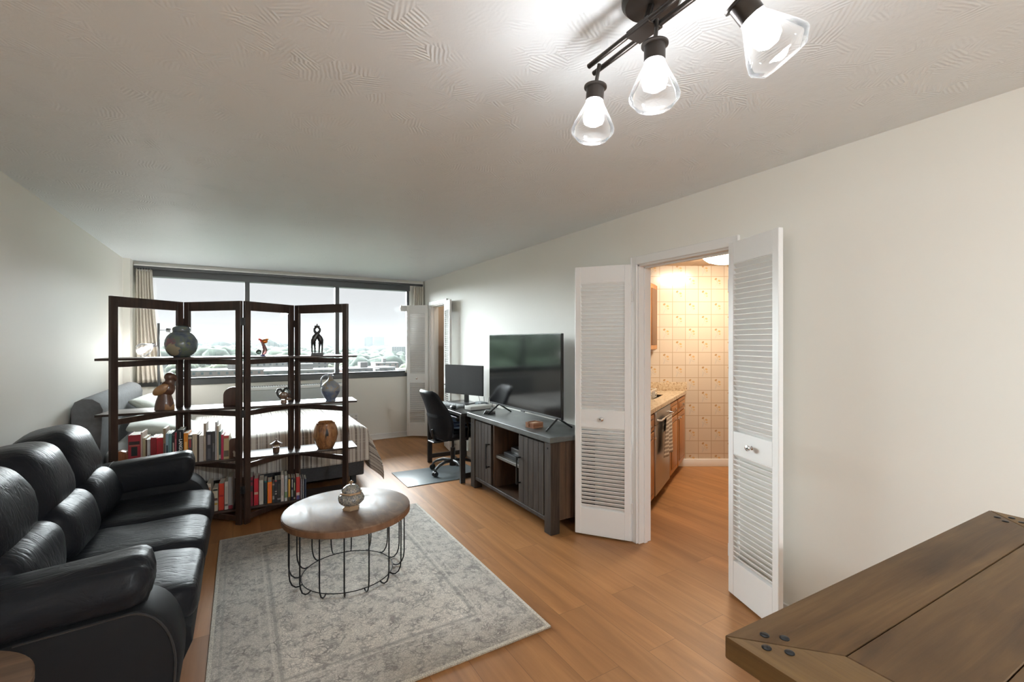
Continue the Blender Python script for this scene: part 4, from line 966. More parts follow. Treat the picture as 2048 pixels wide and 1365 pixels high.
o_.modifiers.new('thickness', 'SOLIDIFY').thickness = .006
M_pil = mat('pale_sage_pillowcase', (.50, .52, .47), .85, sheen=.2, bump=(9, .35, .02))
def pillow(lab, x, y, z, rz, ry, r=(.24, .37, .075)):
    o = thing('pillow', lab, 'pillow', (x, y, z), rz)
    mb = MB()
    def fn(u, v):
        a = u*2*math.pi; b = -math.pi/2+v*math.pi; sg = lambda t_, p: math.copysign(abs(t_)**p, t_)
        ca_, sa = math.cos(a), math.sin(a)
        k = max(abs(ca_), abs(sa)); px_ = ca_/k; py_ = sa/k
        q = math.cos(b)**.8
        p = Vector((r[0]*px_*q, r[1]*py_*q, r[2]*sg(math.sin(b), .9)*(1-.35*(px_*py_)**2*q)))
        p.z += .012*noise.noise(Vector((p.x*8+x*5, p.y*8, 0)))
        return p
    mb.grid(fn, 56, 26, closeu=True); c = mb.build('pillowcase', M_pil, o, 80); c.rotation_euler = (0, ry, 0); return o
pillow('pale sage pillow lying lower on the bed, nearest the bookshelf', -.60, 5.22, .70, R(5), R(12))
pillow('pale sage pillow propped behind the front one against the headboard', -.68, 6.0, .765, R(-6), R(32))
# ------------------------------------------------------------------ convector under the window
cv = thing('window_convector', 'pale grey metal heating cabinet under the window behind the bed', 'heater', (.68, 6.75, 0))
MB().box((-.62, -.10, .04), (.62, .115, .845), .006).build('casing', mat('grey_enamel_casing', (.46, .49, .49), .4), cv)
MB().box((-.635, -.115, .845), (.635, .118, .885), .006).build('top_cover', mat('white_enamel', (.78, .80, .79), .35), cv)
MB().box((-.62, -.08, 0), (.62, .11, .045)).build('plinth', M_blackmatte, cv)
g = MB()
for k in range(38): g.box((-.55+k*.029, -.08, .885), (-.536+k*.029, .03, .888))
g.build('grille', mat('grille_grey', (.22, .23, .23), .5), cv)
ol = thing('wall_outlet', 'white double wall outlet with a plugged in cord beyond the bed corner', 'outlet', (1.43, YW, .36))
MB().box((-.058, -.006, -.058), (.058, 0, .058), .003).build('cover_plate', M_trim, ol)
g = MB()
for k in (.018, -.026):
    for xx in (-.030, .030): g.box((xx-.014, -.009, k-.012), (xx+.014, -.005, k+.014), .003)
g.build('socket', mat('socket_white', (.62, .61, .58), .4), ol)
MB().box((-.045, -.034, -.03), (-.015, -.008, 0), .006).build('plug', mat('brown_plug', (.20, .12, .07), .4), ol)
# ------------------------------------------------------------------ floor lamp by the window
fl = thing('floor_lamp', 'slim dark floor lamp with clear glass shades behind the round vase', 'floor lamp', (-.80, 6.57, 0))
MB().lathe([(.13, 0), (.13, .012), (.12, .02), (.015, .03)], 32).build('lamp_base', M_darkalu, fl)
MB().cyl((0, 0, .02), .0125, 1.66, 14).build('pole', M_darkalu, fl)
def head(par, c, d, r_, name='glass_shade'):
    d = Vector(d).normalized(); q = Vector((0, 0, 1)).rotation_difference(d).to_matrix().to_4x4(); T = Matrix.Translation(c) @ q
    MB().lathe([(.0, -.03), (.024, -.03), (.024, .02), (0, .02)], 18, T=T).build('lamp_socket', M_darkalu, par)
    MB().lathe([(.028, 0), (.034, .02), (.058, .075), (.075, .115), (.074, .135), (.055, .155), (.05, .156)], 28, T=T).build(name, M_lampglass, par)
    MB().ellip((0, 0, .075), (.022, .022, .038), 16, 12, T=T).build('bulb', mat('lit_floor_lamp_bulb', (1, 1, 1), .4, emit=(1, .985, .95), estr=LAMP_POWER), par)
for za, dr in ((1.60, (1, -.25, -.1)), (1.42, (-.35, -.6, -.25)), (1.26, (1, -.1, -.2))):
    d = Vector(dr).normalized(); e = Vector((0, 0, za))+Vector((d.x, d.y, 0))*.11
    MB().tube([(0, 0, za), tuple(e)], .005, 8).build('lamp_arm', M_darkalu, fl)
    head(fl, tuple(e), dr, 1)
# ================================================================== TV STAND
M_st = wood('weathered_dark_plank', (.017, .011, .008), (.038, .026, .018), (.070, .050, .036), 2, 1.1, .58, .5, knots=.5, spec=.25)
M_stx = wood('rustic_brown_side', (.035, .018, .010), (.075, .038, .019), (.115, .06, .03), 2, 1.0, .55, .3, knots=.5)
M_metaltop = mat('zinc_clad_top', (.115, .122, .118), .34, .35, vary=(6, .25), bump=(40, .05, .002))
ts = thing('tv_stand', 'rustic dark plank TV stand with zinc grey top and open middle bay', 'TV stand', (2.25, 3.48, 0))
def tl(x, y, z): return (x-2.25, y-3.48, z)
mb = MB(); mb.box(tl(1.985, 2.765, .708), tl(2.480, 4.215, .75), .004); mb.build('top', M_metaltop, ts)
for y0, y1 in ((2.795, 2.885), (4.095, 4.185)):
    for x0, x1 in ((2.015, 2.10), (2.375, 2.455)):
        MB().box(tl(x0, y0, 0), tl(x1, y1, .708), .004).build('leg', M_st if x0 < 2.2 else M_stx, ts)
mb = MB()
for k in range(4): mb.box(tl(2.10+.069*k, 2.81, .095), tl(2.10+.069*k+.067, 2.828, .708), .003)
mb.build('side_panel', M_stx, ts)
mb = MB()
for k in range(4): mb.box(tl(2.10+.069*k, 4.15, .095), tl(2.10+.069*k+.067, 4.168, .708), .003)
mb.build('side_panel', M_stx, ts)
MB().box(tl(2.04, 2.84, .085), tl(2.45, 4.14, .11)).build('bottom_panel', M_stx, ts)
MB().box(tl(2.43, 2.84, .11), tl(2.45, 4.14, .708)).build('back_panel', M_stx, ts)
MB().box(tl(2.022, 2.885, .085), tl(2.045, 4.095, .118), .003).build('front_rail', M_st, ts)
MB().box(tl(2.022, 2.885, .69), tl(2.045, 4.095, .708), .003).build('front_rail', M_st, ts)
for y in (3.275, 3.735): MB().box(tl(2.035, y-.010, .11), tl(2.43, y+.010, .705)).build('partition', M_stx, ts)
MB().box(tl(2.05, 3.29, .385), tl(2.42, 3.72, .412), .003).build('middle_shelf', wood('worn_grey_shelf', (.07, .065, .055), (.12, .112, .095), (.17, .16, .14), 1, 1., .5), ts)
def sdoor(y0, y1, yh):
    mb = MB(); n = 5; w = (y1-y0)/n
    for k in range(n): mb.box(tl(2.018, y0+k*w+.0012, .125), tl(2.038, y0+(k+1)*w-.0012, .683), .002)
    mb.box(tl(2.030, y0, .125), tl(2.036, y1, .683)); d = mb.build('door', M_st, ts)
    h = MB(); h.tube([tl(2.018, yh, .29), tl(1.985, yh, .29), tl(1.980, yh, .30), tl(1.980, yh, .49), tl(1.985, yh, .50), tl(2.018, yh, .50)], .0065, 10)
    for z in (.295, .495): h.cyl(tl(1.982, yh, z-.014), .0095, .028, 12)
    h.build('handle', M_blackmetal, d)
sdoor(3.755, 4.085, 3.785); sdoor(2.895, 3.265, 3.235)
for y in (2.84, 4.14):
    MB().lathe([(.007, 0), (.0055, .004), (0, .005)], 12, T=Matrix.Translation(tl(2.015, y, .655)) @ Matrix.Rotation(R(-90), 4, 'Y')).build('bolt', M_blackmetal, ts)
# set-top boxes in the bay
sb = thing('media_player', 'flat grey topped media box on the TV stand shelf', 'media player', (2.20, 3.50, .412))
MB().box((-.11, -.14, .004), (.11, .14, .042), .004, 2).build('case', mat('dark_grey_satin', (.07, .075, .08), .3, .3), sb)
MB().box((-.112, -.13, .012), (-.109, .13, .034), .001).build('front_panel', M_black, sb)
sb = thing('game_controller_box', 'black box with small lights stacked on the flat media box', 'media player', (2.22, 3.47, .454))
MB().box((-.09, -.11, 0), (.09, .11, .05), .008, 2).build('case', M_black, sb)
MB().box((-.092, -.07, .015), (-.0895, -.05, .028), .001).build('indicator', mat('silver_plastic', (.5, .5, .5), .3, .5), sb)
# ------------------------------------------------------------------ television
tv = thing('television', 'large black flat screen TV with green window reflection', 'TV', (2.245, 3.585, .75))
TW, T0, T1 = .62, .078, .788
MB().box((-.004, -TW, T0), (.022, TW, T1), .003).build('bezel', M_black, tv)
MB().box((-.0062, -TW+.006, T0+.020), (-.0035, TW-.006, T1-.006)).build('screen', mat('glossy_dark_screen', (.006, .006, .007), .09, spec=.5), tv)
MB().box((.018, -TW*.8, T0+.02), (.062, TW*.8, T0+.36), .012, 3).build('rear_housing', M_blackmatte, tv)
MB().box((-.0075, -.06, T0-.008), (.005, -.0, T0+.002), .002).build('sensor', M_black, tv)
for yy in (-.57, .42):
    mb = MB(); mb.tube([(-.145, yy-.04, .005), (-.01, yy, .082), (.01, yy, .082), (.13, yy-.02, .005)], .008, 8); mb.build('foot', M_black, tv)
rc = thing('black_console', 'low black wedge shaped device below the far TV foot', 'console', (2.15, 4.03, .7505), R(-30))
MB().prism([(-.06, 0), (.06, 0), (.055, .022), (-.04, .034)], -.05, .05, 'xz', .004).build('case', M_black, rc)
cb = thing('coaster_holder', 'red brown wooden coaster holder on the TV stand in front of the TV', 'coaster holder', (2.125, 3.185, .7505), R(8))
M_ch = wood('rosewood', (.15, .05, .025), (.26, .11, .055), (.45, .27, .17), 0, 1.2, .3)
mb = MB(); mb.box((-.055, -.05, 0), (.055, .05, .008), .001); mb.box((-.055, -.05, .008), (.055, -.042, .045), .001).box((-.055, .042, .008), (.055, .05, .045), .001).box((.045, -.042, .008), (.055, .042, .045), .001).box((-.055, -.042, .008), (-.048, -.008, .045), .001).box((-.055, .012, .008), (-.048, .042, .045), .001); mb.build('holder', M_ch, cb)
MB().box((-.044, -.04, .008), (.043, .04, .038), .001).build('coasters', mat('pale_wood_coaster', (.55, .36, .22), .4), cb)
# ================================================================== DESK
M_desk = wood('black_brown_desk', (.010, .009, .009), (.02, .017, .016), (.032, .027, .025), 1, 1., .35, .05)
dk = thing('computer_desk', 'black desk between the TV stand and the closet', 'desk', (2.21, 4.78, 0))
def dl(x, y, z): return (x-2.21, y-4.78, z)
MB().box(dl(1.95, 4.275, .695), dl(2.475, 5.285, .728), .003).build('desktop', M_desk, dk)
for y in (4.30, 5.245):
    for x in (1.958, 2.415): MB().box(dl(x, y, 0), dl(x+.052, y+.035, .695), .002).build('leg', M_desk, dk)
    MB().box(dl(2.01, y+.004, .05), dl(2.415, y+.03, .10), .002).build('foot_rail', M_desk, dk)
    MB().box(dl(2.01, y+.004, .62), dl(2.415, y+.03, .695), .002).build('side_rail', M_desk, dk)
MB().box(dl(2.40, 4.335, .30), dl(2.415, 5.245, .60), .002).build('back_panel', M_desk, dk)
MB().box(dl(1.955, 4.40, .655), dl(2.25, 5.20, .667), .002).box(dl(1.953, 4.40, .655), dl(1.957, 5.20, .672), .001).build('keyboard_tray', mat('dark_tray', (.05, .05, .052), .3), dk)
mo = thing('computer_monitor', 'black computer monitor on the desk turned towards the room', 'monitor', (2.315, 4.985, .728), math.atan2(5.265-4.695, 2.185-2.42))
# local x along the screen, local +y faces away from the room
MB().box((-.305, -.004, .105), (.305, .018, .458), .003).build('bezel', M_black, mo)
MB().box((-.301, .0178, .118), (.301, .0195, .454)).build('screen', mat('matt_dark_screen', (.017, .019, .023), .38), mo)
MB().box((-.12, -.03, .18), (.12, -.003, .34), .01, 2).build('rear_housing', M_blackmatte, mo)
MB().box((-.03, -.055, .0), (.03, -.028, .26), .004).build('stand_neck', M_black, mo)
MB().prism([(-.10, -.13), (.10, -.13), (.115, .10), (-.115, .10)], 0, .008, 'xy', .003).build('stand_foot', mat('satin_grey_foot', (.10, .10, .105), .3, .3), mo)
kb_ = thing('computer_keyboard', 'light grey computer keyboard in front of the monitor', 'keyboard', (2.095, 4.90, .7285), math.atan2(4.78-5.2, 2.17-2.05)+math.pi)
MB().prism([(-.22, -.07), (.22, -.07), (.22, .07), (-.22, .07)], 0, .014, 'xy', .003).build('case', mat('grey_keyboard_case', (.20, .21, .22), .4), kb_)
mb = MB()
for r_ in range(5):
    for c in range(15): mb.box((-.21+c*.028, -.058+r_*.0235, .014), (-.21+c*.028+.023, -.058+r_*.0235+.019, .021), .002)
mb.build('keys', mat('grey_keys', (.33, .345, .36), .4), kb_)
ms = thing('computer_mouse', 'rounded black mouse at the near end of the keyboard', 'mouse', (2.02, 4.64, .7285))
MB().ellip((0, 0, .016), (.034, .055, .022), 20, 12).build('shell', M_black, ms)
MB().box((-.004, .018, .034), (.004, .034, .0385), .002).build('scroll_wheel', mat('wheel_grey', (.2, .2, .2), .5), ms)
rt = thing('router_box', 'flat white box on the desk beside the TV stand', 'router', (2.235, 4.46, .7285), R(5))
MB().box((-.13, -.065, .004), (.13, .065, .044), .006, 2).build('case', mat('off_white_plastic', (.55, .54, .51), .4), rt)
MB().box((-.12, -.055, 0), (.12, .055, .006)).build('feet', M_blackmatte, rt)
gb = thing('grey_dock', 'small grey box behind the flat white box on the desk', 'dock', (2.40, 4.70, .7285), R(4))
MB().box((-.045, -.07, 0), (.045, .07, .042), .004).build('case', mat('blue_grey_plastic', (.17, .21, .22), .4), gb)
MB().box((-.05, -.072, .012), (-.044, -.01, .036), .001).build('ports', M_black, gb)
c1 = thing('cables', 'loose dark cables hanging behind the desk and monitor', 'cables', (2.44, 4.6, 0))
mb = MB(); random.seed(11)
for k in range(5):
    y0 = -.2+.1*k; pts = [(-.01+.02*math.sin(k), y0, .83), (.012, y0+.03, .74)] + [(.012+.02*math.sin(j*1.3+k), y0+.03+.05*math.sin(j*.9+k*2), .70-.09*j) for j in range(1, 7)]
    mb.tube(pts, .0028, 6)
mb.build('cable', M_black, c1)
# ------------------------------------------------------------------ chair mat and office chair
cm = MB().prism([(1.448, 4.462), (2.32, 4.432), (2.32, 5.0), (1.452, 5.04)], 0, .007, 'xy', .003).build('chair_mat', mat('dark_grey_vinyl', (.115, .135, .145), .32, vary=(5, .15), bump=(70, .08, .002)))
cm.location = (0, 0, .0005); tag(cm, 'dark grey floor mat under the office chair', 'mat')
oc = thing('office_chair', 'black leather office chair pushed up to the desk', 'office chair', (2.06, 4.74, .0075), R(6))
for k in range(5):
    a = R(72*k+200-6); c, s = math.cos(a), math.sin(a)
    l_ = MB(); l_.tube([(.03*c, .03*s, .125), (.12*c, .12*s, .128), (.20*c, .20*s, .105), (.255*c, .255*s, .072)], .014, 10, rads=[.020, .018, .015, .011]); l_ = l_.build('leg', mat('grey_black_plastic', (.045, .047, .05), .35), oc)
    w = MB()
    for s2 in (-1, 1):
        w.cyl((0, 0, -.009), .026, .018, 18, T=Matrix.Translation((.262*c-s*.014*s2, .262*s+c*.014*s2, .026)) @ Matrix.Rotation(a, 4, 'Z') @ Matrix.Rotation(R(90), 4, 'X'))
    w.tube([(.25*c, .25*s, .05), (.268*c, .268*s, .052)], .014, 8); w.build('caster', M_black, l_)
MB().cyl((0, 0, .07), .038, .07, 20).build('hub', M_black, oc)
MB().cyl((0, 0, .13), .026, .14, 18).cyl((0, 0, .25), .014, .12, 14).build('gas_lift', M_black, oc)
mb = MB(); mb.box((-.09, -.08, .36), (.13, .08, .392), .008); mb.build('seat_plate', M_black, oc)
mb = MB(); cushion(mb, (0, 0, 0), (.235, .235, .05), .55, .55, T=Matrix.Translation((.05, 0, .44)), seed=4, crease=.3); mb.build('seat', M_lea, oc, 80)
mb = MB()
def back(u, v):
    """shell of the backrest, wrapped round in section"""
    a = u*2*math.pi; z = .38+.555*v; wdt = (.215+.03*math.sin(min(1, v*1.3)*math.pi)-.045*max(0, v-.65)/.35)*(1-.12*max(0, .25-v)/.25)
    end = math.sqrt(max(0, 1-(max(0, v-.90)/.10)**2))*math.sqrt(max(0, 1-(max(0, .05-v)/.05)**2)); wdt *= .80+.20*end; d = .042*(.15+.85*end)*(1.25 if .1 < v < .5 else 1)
    cx = -.185-.16*v+.035*math.sin(v*3.1)-.02*max(0, v-.8)
    sg = lambda t_, p: math.copysign(abs(t_)**p, t_)
    y = wdt*sg(math.cos(a), .6); x = cx+d*sg(math.sin(a), .8)+.055*(y/.22)**2
    return (x, y, z)
vs = mb.grid(back, 40, 34, closeu=True)
for j in (0, 33): mb.bm.faces.new([vs[i][j] for i in range(40)])
mb.build('backrest', M_lea, oc, 70)
mb = MB(); mb.tube([(-.05, 0, .375), (-.20, 0, .37), (-.245, 0, .41), (-.262, 0, .50)], .012, 8); mb.box((-.275, -.07, .36), (-.10, .07, .375), .004); mb.build('back_bracket', M_black, oc)
for s_ in (-1, 1):
    mb = MB(); mb.tube([(.02, s_*.20, .385), (.03, s_*.262, .40), (.05, s_*.268, .52), (.02, s_*.265, .605), (-.10, s_*.262, .62)], .013, 8); mb.ellip((0, s_*.263, .628), (.125, .028, .014), 16, 8); mb.build('armrest', M_black, oc)
sk_ = MB(); sk_.tube([(-.03, .06, .365), (-.10, .20, .30)], .004, 6); sk_.build('lever', M_black, oc)
fc = thing('folded_cloth', 'blue striped folded cloth lying on the office chair seat', 'cloth', (2.13, 4.75, .50), R(6))
def _blue():
    m = bpy.data.materials.new('blue_striped_cloth'); t = NT(m); s = t.new('ShaderNodeSeparateXYZ'); t.link(t.coord(), s.inputs[0])
    c = t.ramp(t.math('FRACT', t.math('MULTIPLY', s.outputs[2], 30.0)), [(0, (.03, .05, .12)), (.5, (.18, .28, .42))], 'CONSTANT'); t.link(c, t.b.inputs['Base Color']); t.b.inputs['Roughness'].default_value = .9; return m
mb = MB(); cushion(mb, (0, 0, 0), (.15, .17, .028), .4, .5, T=Matrix.Translation((0, 0, .026))); cushion(mb, (0, 0, 0), (.14, .16, .024), .4, .5, T=Matrix.Translation((.01, .005, .066))); mb.build('cloth', _blue(), fc, 80)
# ================================================================== DINING TABLE (counter height) and SIDE TABLE
M_dw = wood('brown_stained_tabletop', (.045, .024, .011), (.098, .054, .023), (.15, .087, .037), 0, .7, .48, .15, knots=.45, spec=.22)
M_dwy = wood('brown_stained_breadboard', (.062, .033, .014), (.135, .076, .029), (.19, .112, .043), 1, .7, .48, .15, knots=.3, spec=.22)
M_dwd = wood('dark_stained_apron', (.018, .010, .006), (.034, .020, .011), (.055, .032, .018), 0, .8, .45, .15)
dt = thing('dining_table', 'brown mitred plank counter height dining table with black bolt heads', 'dining table', (.798, .539, 0), R(-2.3))
LT, WT, ZT, bw = 1.352, .92, .91, .140    # local x along the far edge, y negative towards the camera side
mb = MB(); mb.prism([(.002, 0), (LT-.002, 0), (LT-bw, -bw+.001), (bw, -bw+.001)], ZT-.042, ZT, 'xy', .002); mb.build('border_plank', M_dw, dt)
mb = MB(); mb.prism([(0, -.002), (bw-.001, -bw), (bw-.001, -WT+bw), (0, -WT+.002)], ZT-.042, ZT, 'xy', .002); mb.build('border_plank', M_dwy, dt)
mb = MB(); mb.prism([(LT, -.002), (LT-bw+.001, -bw), (LT-bw+.001, -WT+bw), (LT, -WT+.002)], ZT-.042, ZT, 'xy', .002); mb.build('border_plank', M_dwy, dt)
mb = MB(); mb.prism([(.002, -WT), (LT-.002, -WT), (LT-bw, -WT+bw-.001), (bw, -WT+bw-.001)], ZT-.042, ZT, 'xy', .002); mb.build('border_plank', M_dw, dt)
n = 4; w = (WT-2*bw)/n
for k in range(n):
    y1 = -bw-k*w-.0015; y0 = -bw-(k+1)*w+.0005
    MB().box((bw+.0012, y0, ZT-.040), (LT-bw-.0012, y1, ZT-.0005), .0015).build('field_plank', M_dw, dt)
MB().box((.05, -.05-.02, ZT-.13), (LT-.05, -.05, ZT-.042)).box((.05, -WT+.05, ZT-.13), (LT-.05, -WT+.07, ZT-.042)).box((.035, -WT+.05, ZT-.13), (.06, -.05, ZT-.042)).box((LT-.06, -WT+.05, ZT-.13), (LT-.035, -.05, ZT-.042)).build('apron', M_dwd, dt)
for x0 in (.035, LT-.125):
    for y0 in (-.135, -WT+.045): MB().box((x0, y0, 0), (x0+.09, y0+.09, ZT-.042), .004).build('leg', M_dwd, dt)
for cx, cy, sx_ in ((0, 0, 1), (LT, 0, -1)):
    for (a_, b_) in ((.068, -.036), (.092, -.060), (.036, -.060), (.060, -.088)):
        mb = MB(); mb.lathe([(.0085, 0), (.0085, .0012), (.0062, .0028), (0, .0032)], 18, (cx+sx_*a_, cy+b_, ZT)); mb.build('bolt_head', M_blackmetal, dt)
st = thing('side_table', 'round wooden side table in the near left corner beside the sofa arm', 'side table', (-.745, 1.735, 0))
MB().lathe([(0, .55), (.252, .55), (.256, .546), (.256, .524), (.252, .52), (0, .52)], 56).build('tabletop', wood('side_table_wood', (.09, .052, .032), (.165, .10, .062), (.23, .145, .09), 0, .7, .4, .1), st)
for k in range(3):
    a = R(90+120*k); MB().tube([(.20*math.cos(a), .20*math.sin(a), .52), (.14*math.cos(a), .14*math.sin(a), .25), (.20*math.cos(a), .20*math.sin(a), .006)], .007, 8).build('leg', M_blackmetal, st)
# ================================================================== CEILING LIGHT (three adjustable glass heads on twin rods)
cl = thing('track_ceiling_light', 'bronze twin rod ceiling light with three clear glass lit shades', 'ceiling light', (.94, .76, HC))
M_brz = mat('dark_bronze_metal', (.045, .038, .034), .35, .7)
def q(x, y, z): return (x-.94, y-.76, z-HC)
MB().lathe([(.078, 0), (.080, -.004), (.080, -.022), (.070, -.034), (.0, -.036)], 40, q(.955, .86, HC)).build('canopy', M_brz, cl)
for x_, dy in ((.905, 0), (.942, .02)):
    MB().tube([q(x_, 1.06+dy, 2.305), q(x_, .32+dy, 2.305)], .0075, 12).build('rod', M_brz, cl)
MB().box(q(.898, .82, 2.296), q(.952, .90, 2.314), .002).tube([q(.925, .86, 2.31), q(.955, .86, 2.39)], .009, 10).build('rod_bracket', M_brz, cl)
M_bulb = mat('lit_bulb', (1, 1, 1), .4, emit=(.96, .98, 1.0), estr=BULB_POWER)
heads = [((.924, 1.035, 2.305), (.922, 1.050, 2.240), (-.06, .03, -1)), ((.924, .815, 2.305), (.912, .812, 2.232), (.02, .03, -1)), ((.924, .600, 2.305), (.905, .575, 2.19), (.66, -.36, -.95))]
for a_, b_, d_ in heads:
    d = Vector(d_).normalized(); T = Matrix.Translation(q(*b_)) @ Vector((0, 0, 1)).rotation_difference(d).to_matrix().to_4x4()
    MB().tube([q(*a_), q(*b_)], .0055, 10).build('stem', M_brz, cl)
    so = MB().lathe([(0, -.004), (.034, -.004), (.034, .000), (.0265, .002), (.0265, .040), (0, .040)], 28, T=T).build('lamp_socket', M_brz, cl)
    MB().lathe([(.026, .038), (.026, .046), (.036, .066), (.057, .108), (.064, .127), (.063, .135), (.046, .155), (.042, .156)], 40, T=T).build('glass_shade', M_lampglass, cl)
    MB().lathe([(.013, .040), (.014, .052), (.026, .074), (.029, .088), (.025, .103), (.012, .113), (0, .114)], 24, T=T).build('bulb', M_bulb, cl)
hl = thing('added_fill_light', 'unseen white dome light added behind the camera to brighten the room', 'ceiling light', (1.25, -2.0, HC))  # added fill light, out of view, lifts the brightness of the whole room
MB().lathe([(.19, 0), (.195, -.006), (.195, -.022), (.185, -.026)], 40).build('rim', M_white, hl)
MB().lathe([(.183, -.02), (.17, -.045), (.13, -.07), (.07, -.085), (0, -.09)], 40).build('dome_diffuser', mat('fill_light_dome', (.9, .9, .88), .4, emit=(.88, .95, 1.0), estr=FILL_POWER), hl)
# ================================================================== THE CITY OUTSIDE
GZ = -33.0
g = MB().box((-2600, 30, GZ-1), (3200, 4200, GZ)); g = g.build('ground', mat('hazy_green_and_paved_ground', (.018, .034, .014), .9, vary=(.012, .4))); g['kind'] = 'structure'
def _brick(name, c1, c2):
    m = bpy.data.materials.new(name); t = NT(m); br = t.new('ShaderNodeTexBrick'); t.link(t.coord(), br.inputs[0]); br.inputs['Scale'].default_value = .4
    br.inputs['Color1'].default_value = (*c1, 1); br.inputs['Color2'].default_value = (*c2, 1); br.inputs['Mortar'].default_value = (.1, .09, .085, 1); t.link(br.outputs['Color'], t.b.inputs['Base Color']); return m
M_b1 = _brick('red_brick', (.17, .095, .08), (.20, .12, .10)); M_b2 = mat('pale_render', (.17, .155, .15), .9); M_b3 = mat('white_roofing', (.15, .15, .15), .8); M_win = mat('dark_city_window', (.03, .035, .04), .5)
def bldg(lab, f, r, w, d, h, m, rz=0., fl=3., extra=True, name='apartment_building'):
    p = fr(f, r); o = thing(name, lab, 'building', (p.x, p.y, GZ), rz)
    MB().box((-w/2, -d/2, 0), (w/2, d/2, h)).build('walls', m, o)
    MB().box((-w/2-.3, -d/2-.3, h), (w/2+.3, d/2+.3, h+.7)).build('roof', M_b3, o)
    mb = MB(); nx = max(2, int(w/4.2)); nz = max(1, int(h/fl))
    for i in range(nx):
        for j in range(nz): x_ = -w/2+(i+.5)*w/nx; z_ = (j+.35)*h/nz; mb.box((x_-.7, -d/2-.15, z_), (x_+.7, -d/2+.1, z_+1.5))
    mb.build('windows', M_win, o)
    if extra: MB().box((-w*.12, -d*.2, h+.7), (w*.02, d*.1, h+4.2)).build('roof_house', M_b2, o)
    return o
bldg('long low red brick building seen left of the screen centre', 300, -178, 62, 22, 15.5, M_b1, R(-8))
bldg('long red brick block seen through the middle screen panels', 290, -128, 52, 20, 16, M_b1, R(-5))
bldg('pale block with roof house behind the middle red brick block', 350, -158, 30, 18, 19, M_b2, R(-6))
bldg('red brick apartment block near the right window mullion', 300, -97, 34, 20, 16.5, M_b1, R(4))
bldg('low pale flat roofed building below the tower', 330, -72, 30, 18, 14, M_b2, R(6), extra=False)
bldg('small pink brick building in front of the green hill', 400, -112, 20, 14, 15, M_b1, R(3))
bldg('white row of houses at the right of the view', 620, -150, 70, 20, 14, M_b3, R(6), extra=False)
bldg('white boxy buildings beyond the right trees', 820, -192, 60, 30, 24, M_b3, R(2), extra=False)
bldg('grey high rise slab standing on the horizon', 1500, -474, 32, 24, 48, mat('grey_slab_concrete', (.05, .053, .06), .8), R(0), 3, name='tower_block')
bldg('grey high rise slab joined right of the first tower', 1500, -441, 34, 24, 48, mat('grey_slab_concrete', (.05, .053, .06), .8), R(0), 3, name='tower_block')
for lab_, f_, r_, w_, d_, h_, m_ in (('row of pink brick houses below the right hill', 360, -118, 26, 14, 13, M_b1), ('flat roofed pale shop row right of the curtained edge', 300, -60, 40, 16, 10, M_b2), ('brown brick hall just right of the screen', 285, -84, 22, 16, 13, M_b1), ('pale chimneyed block behind the left brick row', 370, -205, 36, 16, 17, M_b2)):
    bldg(lab_, f_, r_, w_, d_, h_, m_, R(3))
M_tree1 = mat('hazy_green_foliage', (.018, .036, .014), .9, vary=(.25, .4)); M_tree2 = mat('deep_green_foliage', (.012, .026, .013), .9, vary=(.2, .35)); M_tree3 = mat('yellow_green_foliage', (.045, .058, .02), .9, vary=(.3, .3))
random.seed(5)
def blob(mb, c, r, sub=2):
    g = bmesh.ops.create_icosphere(mb.bm, subdivisions=sub, radius=1.0)
    for v in g['verts']:
        n = 1+.28*noise.noise(v.co*1.7+Vector(c)*.37)+.16*noise.noise(v.co*4.5+Vector(c))
        v.co = Vector((v.co.x*r[0]*n, v.co.y*r[1]*n, v.co.z*r[2]*n))+Vector(c)
def wood_mass(name, m, spots):
    mb = MB()
    for f, r, rad, h in spots:
        p = fr(f, r); blob(mb, (p.x, p.y, GZ+h-rad*.8), (rad*1.15, rad*1.15, rad))
    o = mb.build(name, m, None, 180); o['kind'] = 'stuff'; return o
sp1, sp2, sp3, sp4 = [], [], [], []
for k in range(460):      # wooded belt behind the roofs
    f = random.uniform(470, 900); u = random.uniform(-.80, -.22); hh = 17 if u < -.36 else 12
    sp1.append((f, f*u, random.uniform(7, 12), random.uniform(hh-4, hh+5)+max(0, (-.42-u))*20))
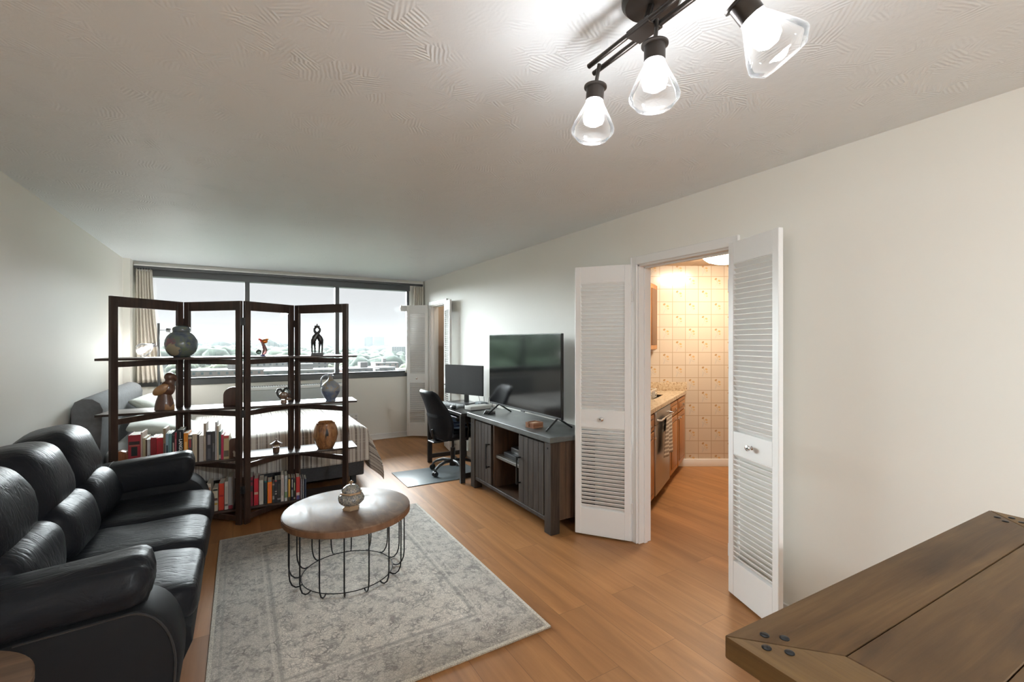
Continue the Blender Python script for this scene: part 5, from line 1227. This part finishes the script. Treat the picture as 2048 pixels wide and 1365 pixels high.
for k in range(170):      # the darker ridge farther back
    f = random.uniform(900, 1500); u = random.uniform(-.82, -.22); sp2.append((f, f*u, random.uniform(14, 24), random.uniform(18, 24)+(9 if u < -.5 else 0)))
for k in range(80): 
    f = random.uniform(430, 560); u = random.uniform(-.34, -.255); sp2.append((f, f*u, random.uniform(7, 10), random.uniform(15, 20)))
for k in range(150):
    f = random.uniform(320, 470); u = random.uniform(-.75, -.2); sp3.append((f, f*u, random.uniform(3.5, 6), random.uniform(8, 13)))
for k in range(240):      # a wooded hillside off to the left of the window
    f = random.uniform(58, 95); u = random.uniform(-2.7, -1.22); sp4.append((f, f*u, random.uniform(4, 7), 20+(f-58)*.42+random.uniform(0, 8)))
wood_mass('treeline', M_tree1, sp1); wood_mass('forest', M_tree2, sp2); wood_mass('garden_foliage', M_tree3, sp3); wood_mass('hillside_trees', mat('fresh_green_foliage', (.035, .085, .028), .9, vary=(.25, .4)), sp4)
hp = fr(92, -92*1.95); mb = MB(); mb.ellip((hp.x, hp.y, GZ), (100, 55, 28), 32, 16); o = mb.build('hillside', mat('hillside_grass', (.02, .04, .015), .9)); o['kind'] = 'structure'
mb = MB(); random.seed(9)
for k in range(150):
    f = random.uniform(1500, 3200); u = random.uniform(-.85, -.15); p = fr(f, f*u); w_ = random.uniform(20, 70); h_ = random.uniform(10, 34)
    mb.box((p.x-w_/2, p.y-12, GZ), (p.x+w_/2, p.y+12, GZ+h_))
o = mb.build('distant_city', M_b2); o['kind'] = 'stuff'
# summer haze lying over the city
hz = MB().box((-2500, 120, GZ), (3100, 4000, 20)).build('haze', None, None); hz['kind'] = 'stuff'
hm = bpy.data.materials.new('summer_haze'); hm.use_nodes = True; hn = hm.node_tree.nodes; hn.clear(); ho = hn.new('ShaderNodeOutputMaterial'); hv = hn.new('ShaderNodeVolumeScatter')
hv.inputs['Color'].default_value = (.115, .123, .128, 1); hv.inputs['Density'].default_value = .0011; hv.inputs['Anisotropy'].default_value = 0; hm.node_tree.links.new(hv.outputs[0], ho.inputs['Volume'])
hz.data.materials.clear(); hz.data.materials.append(hm)
SC.cycles.volume_bounces = 1
